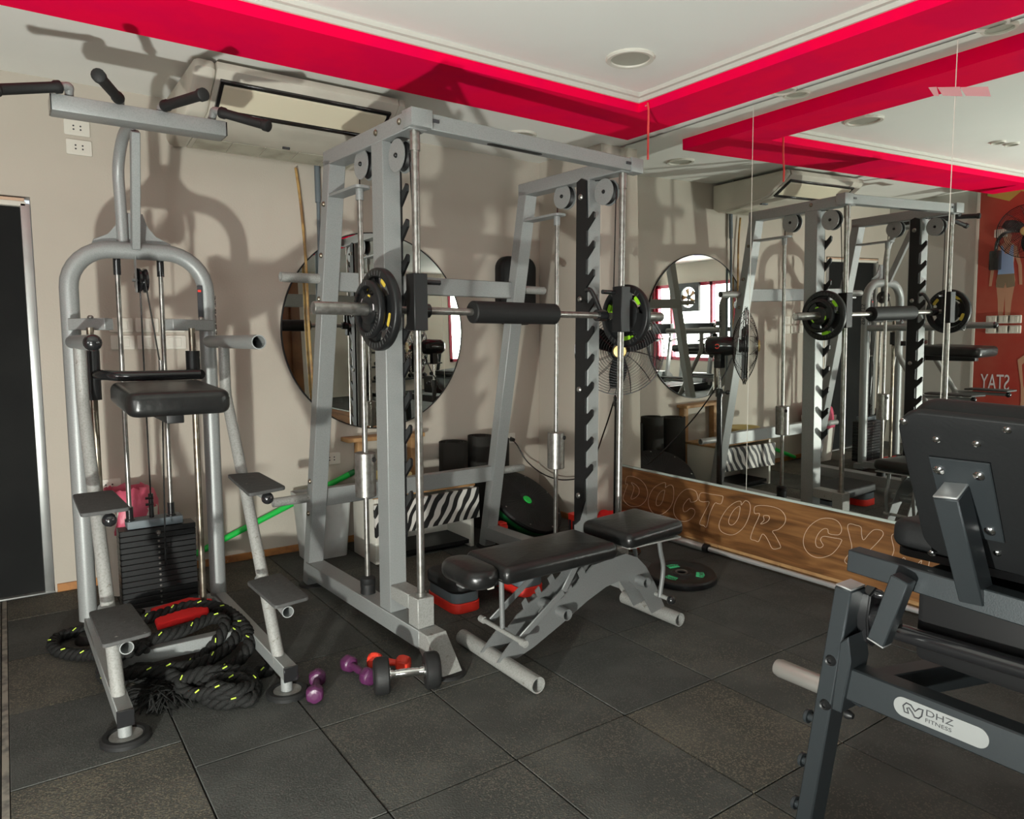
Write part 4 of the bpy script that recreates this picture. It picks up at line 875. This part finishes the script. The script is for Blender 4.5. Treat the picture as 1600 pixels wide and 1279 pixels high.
for k in range(110):
    a0 = random.uniform(2.3, 5.2); L = random.uniform(.06, .15); p0_ = c + V(random.uniform(-.03, .06), random.uniform(-.01, .05), random.uniform(0, .02)); q = p0_ + V(math.cos(a0) * L, math.sin(a0) * L, -.01)
    m_ = p0_.lerp(q, .5) + V(random.uniform(-.02, .02), random.uniform(-.02, .02), random.uniform(.0, .02)); q.z = random.uniform(.003, .012); tube(bm, spline([p0_, m_, q], 3), .0028, 5)
obj('frayed_end', bm, 'rope', RP)['kind'] = 'stuff'
P = [atz(246, 993, .10), atz(236, 966, .10), atz(296, 948, .10), atz(332, 950, .10), atz(326, 970, .10)]
bm = B(); softprism(bm, [(p.x, p.y) for p in P], Matrix.Translation((0, 0, .135)), .03, .01, 3); tag(obj('red_cloth', bm, 'red_cloth'), 'folded red cloth lying inside the coiled battle rope', 'cloth')
# ------------------------------------------------------------------ things by the back wall
# grey bin
t = thing('waste_bin', 'light grey tapered plastic bin behind the smith machine', 'bin', (1.58, 4.33, 0))
def taperbox(bm, c, s0, s1, z0, z1, r, open_top=True):
    a = rrect(s0[0], s0[1], r, 4); b = rrect(s1[0], s1[1], r, 4); va = [bm.verts.new((c[0] + x, c[1] + y, z0)) for x, y in a]; vb = [bm.verts.new((c[0] + x, c[1] + y, z1)) for x, y in b]; n = len(a)
    for i in range(n): bm.faces.new((va[i], va[(i + 1) % n], vb[(i + 1) % n], vb[i]))
    bm.faces.new(va[::-1])
    if not open_top: bm.faces.new(vb)
    else:
        vc = [bm.verts.new((c[0] + x * .95, c[1] + y * .95, z1)) for x, y in b]; vd = [bm.verts.new((c[0] + x * .93, c[1] + y * .93, z0 + .01)) for x, y in a]
        for i in range(n):
            bm.faces.new((vb[i], vb[(i + 1) % n], vc[(i + 1) % n], vc[i])); bm.faces.new((vc[i], vc[(i + 1) % n], vd[(i + 1) % n], vd[i]))
        bm.faces.new(vd)
bm = B(); taperbox(bm, (1.575, 4.31), (.26, .18), (.32, .21), 0, .40, .03); obj('bin_body', bm, 'bin_grey', t)
bm = B(); taperbox(bm, (1.575, 4.31), (.335, .225), (.335, .225), .385, .41, .03); obj('bin_rim', bm, 'bin_grey', t)
# bin with pink bag
t = thing('waste_bin', 'white bin lined with a pink plastic bag beside the door', 'bin', (.50, 4.32, 0))
bm = B(); taperbox(bm, (.50, 4.32), (.20, .20), (.27, .26), 0, .46, .04); obj('bin_body', bm, 'white_plastic', t)
bm = B(); pr = [(.135, .33), (.15, .36), (.145, .42), (.15, .47), (.135, .53), (.10, .56), (.09, .52), (.10, .45), (.09, .40)]
lathe(bm, pr, Matrix.Translation((.50, 4.32, 0)), 28)
for v in bm.verts: v.co += V(random.uniform(-.012, .012), random.uniform(-.012, .012), random.uniform(-.012, .012))
obj('bin_bag', bm, 'pink_bag', t, smooth=60)
# green broom stick
a, b = aty(290, 873, 4.465), aty(545, 741, 4.46); a2 = a + (a - b) * .12; a2.z = max(a2.z, .02)
t = thing('broom_stick', 'bright green broom stick leaning low along the back wall', 'stick', (a.x, a.y, 0))
bm = B(); tube(bm, [a2, b], .0185, 14); obj('stick', bm, 'green', t)
dd = (b - a).normalized(); bm = B(); tube(bm, [b - dd * .001, b + dd * .01, b + dd * .045], [.0185, .02, .018], 14); obj('hanging_cap', bm, 'dark_green', t)
# white box with zebra front
t = thing('shoe_bench', 'low white wooden box with a zebra striped front panel', 'box', (2.12, 4.1, 0))
bm = B(); box(bm, (1.76, 3.93, .0), (1.785, 4.26, .40), .002); box(bm, (2.43, 3.93, 0), (2.455, 4.26, .40), .002); box(bm, (1.785, 4.235, 0), (2.43, 4.26, .40), .002); obj('case', bm, 'white_plastic', t)
bm = B(); box(bm, (1.785, 3.95, .02), (2.43, 4.235, .045)); obj('bottom_shelf', bm, 'black_metal', t)
bm = B(); box(bm, (1.75, 3.93, .40), (2.465, 4.27, .42), .002); obj('lid', bm, 'wood_pale', t)
M = Matrix.Translation((2.11, 3.905, .285)) @ Matrix.Rotation(R(-2), 4, 'Y')
bm = B(); box(bm, (-.365, -.012, -.10), (.365, .012, .10), .002, 1, M); obj('zebra_panel', bm, 'zebra', t)
bm = B(); lathe(bm, [(.10, .421), (.135, .505), (.15, .51), (.15, .503), (.128, .50), (.095, .43), (0, .43), (0, .421)], Matrix.Translation((1.93, 4.10, 0)), 32); tag(obj('basin', bm, 'basin'), 'pale yellow plastic basin standing on the zebra fronted box', 'basin')
# rolled mats standing up
def roll(c, r, h, label, turns=3.2, ph=0):
    bm = B(); n = 60; th = .012; pts = []
    for i in range(n + 1):
        a_ = ph + turns * 2 * math.pi * i / n; q = r - .026 * a_ / 6.283 if False else r * (1 - .62 * i / n); pts.append((q * math.cos(a_), q * math.sin(a_)))
    vs = [[bm.verts.new((c[0] + x * k, c[1] + y * k, z)) for x, y in pts] for k, z in ((1, .002), (1, h), (1 - th / r, h), (1 - th / r, .002))]
    for k in range(4):
        A, Bq = vs[k], vs[(k + 1) % 4]
        for i in range(n): bm.faces.new((A[i], A[i + 1], Bq[i + 1], Bq[i]))
    bm.faces.new([vs[k][0] for k in range(4)]); bm.faces.new([vs[k][-1] for k in range(4)])
    tag(obj('rolled_mat', bm, 'mat_roll'), label, 'mat')
roll((2.545, 4.35), .115, .635, 'black exercise mat rolled and stood upright, next to the zebra box', ph=3.6)
roll((2.775, 4.36), .10, .66, 'black exercise mat rolled and stood upright, middle of three', ph=3.9)
roll((2.96, 4.39), .085, .62, 'thin black exercise mat rolled and stood upright under the wall socket', ph=4.2)
# half ball trainer leaning on the column
bc_ = atz(822, 783, .205); M = axisM(bc_, (.22, -.59, .78))
t = thing('balance_trainer', 'black balance trainer with green half ball leaning by the back wall', 'balance trainer', (bc_.x, bc_.y, 0))
bm = B(); lathe(bm, [(0, .018), (.04, .018), (.045, .022), (.26, .022), (.29, .014), (.295, 0), (.285, -.022), (0, -.022)], M, 56); pf = obj('platform', bm, 'rubber', t)
bm = B()
for k in range(56):
    a_ = 2 * math.pi * k / 56; tube(bm, [M @ V(.06 * math.cos(a_), .06 * math.sin(a_), .0222), M @ V(.25 * math.cos(a_), .25 * math.sin(a_), .0222)], .0016, 4)
obj('radial_ribs', bm, 'black_metal', pf)
bm = B(); lathe(bm, [(0, .026), (.03, .025), (.036, .019), (0, .019)], M, 28); obj('centre_plug', bm, 'green', pf)
bm = B(); [bolt(bm, M @ V(.265 * math.cos(k * .785), .265 * math.sin(k * .785), .02), (M.to_3x3() @ V(0, 0, 1)), .006, .005) for k in range(8)]; obj('rivet', bm, 'steel', pf)
bm = B(); lathe(bm, [(.27, -.022), (.268, -.05), (.24, -.095), (.17, -.135), (.08, -.15), (0, -.152)], M, 48); obj('half_ball', bm, 'dark_green', t)
# small red box, red bag in the corner
bm = B(); c = aty(770, 808, 3.95); box(bm, (c.x - .0, 3.87, .0), (c.x + .07, 3.95, .12), .008); box(bm, (c.x + .005, 3.875, .12), (c.x + .065, 3.945, .135), .004); tag(obj('red_block', bm, 'red'), 'small red block on the floor under the rear leg of the cage', 'block')
t = thing('red_bag', 'crumpled red bag with a blue patch in the corner below the mirror', 'bag', (3.38, 3.5, 0))
bm = B(); n = 26; m_ = 14; vs = []
for i in range(m_ + 1):
    ring = []; ph_ = math.pi / 2 * i / m_
    for k in range(n):
        a_ = 2 * math.pi * k / n; q = math.cos(ph_) ** .6; x = .21 * q * math.cos(a_); y = .26 * q * math.sin(a_); zz = .15 * math.sin(ph_) ** .8
        j = .018 * math.sin(5 * a_ + 3 * ph_) + .012 * math.sin(9 * a_ - 5 * ph_); ring.append(bm.verts.new((3.425 + x * .8 * (1 + j * 3), 3.575 + y * .8 * (1 + j * 2), max(.001, zz + (j * .9 if i else 0)))))
    vs.append(ring)
for i in range(m_):
    for k in range(n): bm.faces.new((vs[i][k], vs[i][(k + 1) % n], vs[i + 1][(k + 1) % n], vs[i + 1][k]))
bm.faces.new(vs[-1]); bm.faces.new(vs[0][::-1]); obj('bag_body', bm, 'red_cloth', t, smooth=60)
bm = B(); prism(bm, rrect(.12, .09, .02, 3), Matrix.Translation((3.30, 3.385, .075)) @ Matrix.Rotation(R(-35), 4, 'Z') @ Matrix.Rotation(R(60), 4, 'X'), .012, .004, 1); obj('blue_patch', bm, 'blue', t)
bm = B(); taperbox(bm, (3.13, 3.66), (.09, .14), (.10, .15), 0, .17, .02, False); tag(obj('red_crate', bm, 'red', smooth=30), 'small red crate with dark slots beside the red bag', 'crate')
cr = bpy.data.objects['red_crate']
bm = B()
for k in range(3): box(bm, (3.075, 3.61 + k * .04, .05), (3.083, 3.63 + k * .04, .13))
obj('slot', bm, 'ink', cr, smooth=0)
# ------------------------------------------------------------------ dark plate-loaded machine at the right
DZM = thing('plate_loaded_machine', 'charcoal plate-loaded machine with black pads and a bolted backrest', 'exercise machine', (1.9, .6, 0))
def dz(name, bm, m, parent=DZM, **k): return obj(name, bm, m, parent, **k)
XP = 1.70
PB, PT = V(XP, 1.040, .0), V(XP, .948, .735); pd = (PT - PB).normalized()
bm = B(); beam(bm, PB, PT, .070, .044, V(0, 1, 0), .004); dz('post', bm, 'dhz')
bm = B(); beam(bm, PT, PT + pd * .005, .068, .042, V(0, 1, 0), .002); dz('post_cap', bm, 'dhz_cap')
bm = B(); beam(bm, (XP, .965, .495), (XP, -.35, .495), .055, .085, bev=.004); dz('side_rail', bm, 'dhz')
bm = B(); beam(bm, (2.35, .70, .495), (2.35, -.35, .495), .055, .085, bev=.004); dz('side_rail', bm, 'dhz')
bm = B(); beam(bm, (XP, .93, .47), (2.35, .69, .49), .05, .07, bev=.003); dz('cross_tube', bm, 'dhz')
bm = B(); beam(bm, (XP, -.33, 0), (XP, -.33, .5), .06, .06, V(0, 1, 0)); beam(bm, (2.35, -.33, 0), (2.35, -.33, .5), .06, .06, V(0, 1, 0)); dz('front_leg', bm, 'dhz')
bm = B(); beam(bm, (XP, 1.045, .03), (XP, -.4, .03), .06, .06); dz('floor_rail', bm, 'dhz')
bm = B(); beam(bm, (XP, -.33, .03), (2.35, -.33, .03), .06, .06); dz('floor_cross', bm, 'dhz')
bm = B(); prism(bm, [(.935, .42), (.96, .42), (.945, .60), (.925, .62), (.915, .56)], MVZ(XP + .0), .085, .003, 1); dz('joint_plate', bm, 'dhz')
# badge with logo and words on the rail
bq0, bq1 = atx(1398, 1112, XP - .0275), atx(1544, 1160, XP - .0275); bc = (bq0 + bq1) / 2; bl = (bq1 - bq0).length
MBg = Matrix.Translation((XP - .0285, bc.y, .495)) @ Matrix.Rotation(R(-90), 4, 'Z') @ Matrix.Rotation(R(90), 4, 'X')
bm = B(); prism(bm, rrect(bl * 1.02, .046, .0225, 8), MBg, .002); bd = dz('brand_badge', bm, 'badge')
textmesh('DHZ', .021, MBg @ Matrix.Translation((-.030, .0015, .0012)) @ Matrix.Diagonal((1.35, 1, 1, 1)), 'ink', bd, 'badge_word', .0003)
textmesh('FITNESS', .0125, MBg @ Matrix.Translation((-.030, -.0135, .0012)) @ Matrix.Diagonal((1.3, 1, 1, 1)), 'ink', bd, 'badge_word', .0003)
bm = B(); lg = [(-.075, -.010), (-.079, .004), (-.072, .013), (-.062, .012), (-.052, .001), (-.044, .011), (-.035, .012), (-.037, -.004), (-.043, -.012), (-.052, -.013), (-.058, -.004), (-.066, .004), (-.070, .001), (-.066, -.010)]
tube(bm, [MBg @ V(x, y, .0018) for x, y in lg], .0017, 6, closed=True); dz('badge_logo', bm, 'ink', bd)
# chrome peg, storage studs, bolts on the post (all point along the rail)
pp = atx(1214, 1041, XP); pq = atx(1292, 1073, XP)
bm = B(); tube(bm, [pp + V(0, .004, 0), pp, pp + V(0, -.012, 0), V(XP, pq.y - .02, pq.z)], [.012, .021, .0245, .0245], 22); pg = dz('plate_peg', bm, 'peg')
for px, py in ((1263, 1118), (1254, 1186), (1243, 1253)):
    q = atx(px, py, XP); bm = B(); tube(bm, [q + V(0, .008, 0), q + V(0, .004, 0), q + V(0, -.004, 0), q + V(0, -.0041, 0), q + V(0, -.05, 0)], [.014, .0185, .0185, .0105, .0105], 16); dz('storage_stud', bm, 'dhz')
for px, py in ((1299, 1031), (1290, 1100)):
    q = atx(px, py, XP - .033); bm = B(); lathe(bm, [(0, .004), (.006, .004), (.006, .010), (.010, .012), (.013, .006), (.015, 0), (0, 0)], axisM(q, (-1, 0, 0)), 18); dz('bolt', bm, 'black_metal')
for px, py in ((1335, 1027), (1322, 1114)):
    q = atx(px, py, XP + .02); bm = B(); bolt(bm, q + V(0, -.0, 0), V(0, -1, 0), .012, .02); dz('bolt', bm, 'black_metal')
# pivot bearing, roller bar, strut
q = atx(1352, 968, 1.76)
bm = B(); prism(bm, [(.0, .075), (.03, .06), (.04, .0), (.03, -.06), (0, -.08), (-.03, -.06), (-.04, 0), (-.03, .06)], axisM((1.755, .925, .655), (0, -1, 0)), .03, .004, 2); lathe(bm, [(0, .06), (.022, .06), (.026, .05), (.032, .045), (.032, 0), (0, 0)], axisM((1.755, .925, .655), (0, -1, 0)), 24); bolt(bm, V(1.755, .91, .715), V(0, -1, 0), .012, .02); bolt(bm, V(1.755, .91, .60), V(0, -1, 0), .012, .02); pv = dz('pivot_bearing', bm, 'gloss_black')
bm = B(); tube(bm, [(1.755, .93, .655), (1.755, .85, .655)], .014, 16); dz('pivot_shaft', bm, 'steel')
a, b = atx(1402, 986, 1.76), atx(1600, 1045, 1.76); b = a + (b - a) * 2.2
bm = B(); tube(bm, [a, b], .0215, 20); dz('roller_bar', bm, 'gloss_black')
a, b = atx(1412, 902, 1.66), atx(1374, 1000, 1.66)
bm = B(); beam(bm, a, b, .042, .040, V(1, 0, 0), .003); sr = dz('swing_strut', bm, 'dhz')
dd = (b - a).normalized(); bm = B(); beam(bm, b, b + dd * .004, .041, .039, V(1, 0, 0), .001); dz('strut_cap', bm, 'dhz_cap', sr)
# seat bar and seat
a, b = atx(1332, 872, 1.72), atx(1600, 952, 1.72); b = a + (b - a) * 2.0
bm = B(); beam(bm, a, b, .05, .056, bev=.003); dz('seat_bar', bm, 'dhz')
bm = B(); rpad(bm, .50, .62, .07, .05, .024, Matrix.Translation((2.03, a.y - .36, a.z + .055)) @ Matrix.Rotation(R(4), 4, 'Y')); dz('seat_pad', bm, 'vinyl_dark')
bm = B(); prism(bm, rrect(.46, .60, .04, 5), Matrix.Translation((2.03, a.y - .36, a.z + .008)) @ Matrix.Rotation(R(4), 4, 'Y'), .018); box(bm, (1.80, a.y - .95, .56), (2.28, a.y - .12, a.z - .01), .02); dz('seat_board', bm, 'black_metal')
# backrest
tl, blw = V(1.56, .785, 1.195), V(1.77, .80, .845); ax = (tl - blw); Lb = ax.length; zx = ax.normalized(); yx = V(0, -1, 0); nx = yx.cross(zx).normalized(); nx = nx if nx.x < 0 else -nx; yx = zx.cross(nx).normalized()
W_ = .50; cc = (tl + blw) / 2 + V(0, -W_ / 2, 0)
MB_ = Matrix(((yx.x, zx.x, nx.x, cc.x), (yx.y, zx.y, nx.y, cc.y), (yx.z, zx.z, nx.z, cc.z), (0, 0, 0, 1)))
sgn = 1 if yx.y < 0 else -1
bm = B(); rpad(bm, W_, Lb, .018, .055, .004, MB_); br = dz('backrest_board', bm, 'vinyl_dark')
bm = B(); rpad(bm, W_ - .004, Lb - .006, .075, .06, .03, MB_ @ Matrix.Translation((0, -.008, -.046))); dz('backrest_pad', bm, 'vinyl_dark')
def onb(px, py):
    n_ = nx; p0_ = cc + nx * .009; d = ray(px, py); o = V(0, 0, CAMH); t_ = (p0_ - o).dot(n_) / d.dot(n_); return o + d * t_
for px, py in ((1412, 658), (1574, 671), (1463, 686), (1526, 693), (1456, 864), (1558, 864)):
    bm = B(); bolt(bm, onb(px, py), nx, .0085, .005); dz('screw', bm, 'chrome', br)
pl = [MB_.inverted() @ onb(a_, b_) for a_, b_ in ((1452, 711), (1548, 722), (1571, 846), (1481, 828))]
bm = B(); prism(bm, [(p.x, p.y) for p in pl], MB_ @ Matrix.Translation((0, 0, .0125)), .006, .002, 1); mp_ = dz('mounting_plate', bm, 'dhz')
for px, py in ((1469, 731), (1532, 740), (1549, 826)):
    bm = B(); bolt(bm, onb(px, py) + nx * .006, nx, .0115, .007); dz('plate_bolt', bm, 'chrome', mp_)
a, b = onb(1497, 752) + nx * .035, V(1.72, 0, 0); q = atx(1526, 932, 1.72)
bm = B(); beam(bm, a, q, .05, .06, V(1, 0, 0), .003); sa = dz('support_arm', bm, 'dhz')
dd = (a - q).normalized(); bm = B(); beam(bm, a, a + dd * .005, .049, .059, V(1, 0, 0), .002); dz('arm_cap', bm, 'dhz_cap', sa)
# ------------------------------------------------------------------ far part of the gym, seen only in the mirrors
def window(n, plane, lo, hi, z0, z1, bars, fan=None):
    Q = (lambda s, z, e: (-5.0 + e, s, z)) if plane == 'x' else (lambda s, z, e: (s, -6.0 + e, z))
    def bx(bm, s0, s1, za, zb, e0, e1): box(bm, tuple(min(a, b) for a, b in zip(Q(s0, za, e0), Q(s1, zb, e1))), tuple(max(a, b) for a, b in zip(Q(s0, za, e0), Q(s1, zb, e1))))
    bm = B(); bx(bm, lo, hi, z0, z1, -.11, -.10); w_ = struct('window_%d' % n, bm, 'pane')
    for s0, s1, za, zb in [(lo, lo + .07, z0, z1), (hi - .07, hi, z0, z1), (lo, hi, z0, z0 + .07), (lo, hi, z1 - .07, z1)] + bars:
        bm = B(); bx(bm, s0, s1, za, zb, -.09, .02); obj('window_frame', bm, 'frame_red', w_, smooth=0)
    return w_
window(1, 'x', -3.35, -1.05, .55, 2.25, [(-3.35, -1.05, 1.18, 1.25), (-2.9, -2.83, .55, 2.25), (-1.72, -1.65, .55, 2.25)])
window(2, 'y', -4.1, -2.0, .6, 2.25, [(-3.1, -3.03, .6, 2.25)])
t = thing('exhaust_fan', 'white bladed exhaust fan in a black square box in the far window', 'fan', (-4.93, -2.27, 1.94))
bm = B(); M = axisM((-4.93, -2.27, 1.94), (1, 0, 0)); s = .31
for a_, b_ in (((-s, -s), (-.19, s)), ((.19, -s), (s, s)), ((-.19, -s), (.19, -.24)), ((-.19, .24), (.19, s))): box(bm, (-4.96, -2.27 + a_[0], 1.94 + a_[1]), (-4.9, -2.27 + b_[0], 1.94 + b_[1]))
lathe(bm, [(.225, -.03), (.225, .03), (.30, .03), (.30, -.03)], M, 32, True); obj('housing', bm, 'black_metal', t)
for k in range(5):
    a0 = 2 * math.pi * k / 5; bm = B(); prism(bm, [(.05 * math.cos(a0 - .4), .05 * math.sin(a0 - .4)), (.2 * math.cos(a0 - .28), .2 * math.sin(a0 - .28)), (.2 * math.cos(a0 + .3), .2 * math.sin(a0 + .3)), (.05 * math.cos(a0 + .4), .05 * math.sin(a0 + .4))], M @ Matrix.Rotation(R(0), 4, 'Z'), .006); obj('blade', bm, 'wood_pale', t)
bm = B(); lathe(bm, [(0, .02), (.055, .02), (.055, -.02), (0, -.02)], M, 20); obj('hub', bm, 'black_metal', t)
bm = B(); pts = [(-4.93 + .03 * math.sin(k * 1.1), -3.75 + .035 * k) for k in range(14)]
vs = [[bm.verts.new((x, y, z)) for x, y in pts] for z in (.15, 2.45)]
for k in range(13): bm.faces.new((vs[0][k], vs[0][k + 1], vs[1][k + 1], vs[1][k]))
bmesh.ops.solidify(bm, geom=bm.faces[:], thickness=.004); tag(obj('curtain', bm, 'curtain'), 'dark red curtain hanging beside the far window', 'curtain')
def treadmill(x, y, rz, label):
    t = thing('treadmill', label, 'treadmill', (x, y, 0), rz, 'treadmills by the far window')
    o = lambda n, bm, m: obj(n, bm, m, t, True)
    bm = B(); box(bm, (-.38, -.85, .02), (.38, .75, .16), .02); o('deck', bm, 'black_metal')
    bm = B(); box(bm, (-.26, -.83, .161), (.26, .6, .168)); o('belt', bm, 'rubber')
    for s in (-1, 1):
        bm = B(); beam(bm, (s * .36, .62, .1), (s * .36, .8, 1.2), .06, .08, V(0, 1, 0)); o('upright', bm, 'silver')
        bm = B(); tube(bm, [(s * .36, .78, 1.1), (s * .36, .3, 1.02)], .022, 12); o('handrail', bm, 'silver')
    bm = B(); box(bm, (-.4, .72, 1.15), (.4, .86, 1.38), .03); o('console', bm, 'black_metal')
    bm = B(); prism(bm, [(.5, .16), (.9, .14), (.92, .24), (.8, .34), (.6, .34)], MVZ(0), .62, .02, 2); o('motor_hood', bm, 'silver')
treadmill(-3.7, -2.7, R(95), 'silver treadmill facing the red framed window beside the curtain'); treadmill(-3.75, -1.55, R(95), 'silver treadmill facing the window under the exhaust fan')
def cross(x, y, rz):
    t = thing('exercise_bike', 'grey exercise bike standing in the far part of the gym', 'exercise bike', (x, y, 0), rz); o = lambda n, bm, m: obj(n, bm, m, t, True)
    bm = B(); tube(bm, [(0, -.5, .05), (0, .5, .05)], .04, 12); tube(bm, [(-.25, -.5, .05), (.25, -.5, .05)], .035, 12); tube(bm, [(-.25, .5, .05), (.25, .5, .05)], .035, 12); o('base', bm, 'silver')
    bm = B(); lathe(bm, [(0, .07), (.2, .07), (.24, .03), (.24, -.03), (.2, -.07), (0, -.07)], axisM((0, .25, .38), (1, 0, 0)), 28); o('flywheel', bm, 'silver')
    bm = B(); tube(bm, [(0, -.3, .08), (0, -.2, .85)], .03, 12); o('seat_post', bm, 'silver')
    bm = B(); rpad(bm, .24, .28, .07, .08, .025, Matrix.Translation((0, -.2, .88)), .5); o('saddle', bm, 'vinyl')
    bm = B(); tube(bm, [(0, .3, .4), (0, .42, 1.1)], .03, 12); o('stem', bm, 'silver')
    bm = B(); tube(bm, spline([(-.25, .2, 1.12), (-.24, .38, 1.15), (0, .42, 1.1), (.24, .38, 1.15), (.25, .2, 1.12)], 5), .018, 10); o('handlebar', bm, 'rubber')
    for s in (-1, 1):
        bm = B(); beam(bm, (s * .09, .25, .38), (s * .11, .25 + s * .15, .38 - s * .08), .02, .03); box(bm, (s * .15 - .05, .2 + s * .15, .37 - s * .08), (s * .15 + .05, .3 + s * .15, .39 - s * .08)); o('pedal', bm, 'black_metal')
cross(-2.2, -1.2, R(60))
t = thing('wardrobe', 'tall brown wooden wardrobe against the mirror wall behind the camera side', 'wardrobe', (3.5, -2.3, 0))
bm = B(); box(bm, (3.35, -2.95, 0), (WX - .004, -1.72, 2.3), .004); obj('carcass', bm, 'wardrobe', t)
for y in (-2.93, -2.325):
    bm = B(); box(bm, (3.328, y, .06), (3.35, y + .585, 2.27), .003); d_ = obj('door', bm, 'wardrobe', t)
    bm = B(); tube(bm, [(3.31, y + (.52 if y < -2.5 else .06), 1.0), (3.31, y + (.52 if y < -2.5 else .06), 1.2)], .008, 8); obj('handle', bm, 'steel', d_)
t = thing('dumbbell_rack', 'black dumbbell rack standing along the rear wall', 'rack', (-.6, -5.7, 0))
for x in (-1.5, .3):
    bm = B(); beam(bm, (x, -5.9, .02), (x, -5.6, 1.0), .06, .06, V(1, 0, 0)); beam(bm, (x, -5.95, .03), (x, -5.35, .03), .06, .06); obj('rack_leg', bm, 'black_metal', t)
for z, y in ((.3, -5.72), (.62, -5.66), (.94, -5.6)):
    bm = B(); beam(bm, (-1.5, y, z), (.3, y, z), .22, .03); obj('rack_shelf', bm, 'black_metal', t)
for j, (z, y) in enumerate(((.39, -5.72), (.71, -5.66), (1.03, -5.6))):
    for i in range(6): hexbell(['black hex dumbbell on the bottom shelf of the rack', 'black hex dumbbell on the middle shelf of the rack', 'red hex dumbbell on the top shelf of the rack'][j], (-1.35 + i * .29, y - .09, z - .02), (-1.35 + i * .29, y + .09, z - .02), .055, 'orange_red' if j == 2 else 'black_metal', .07, group='dumbbells on the rear rack')
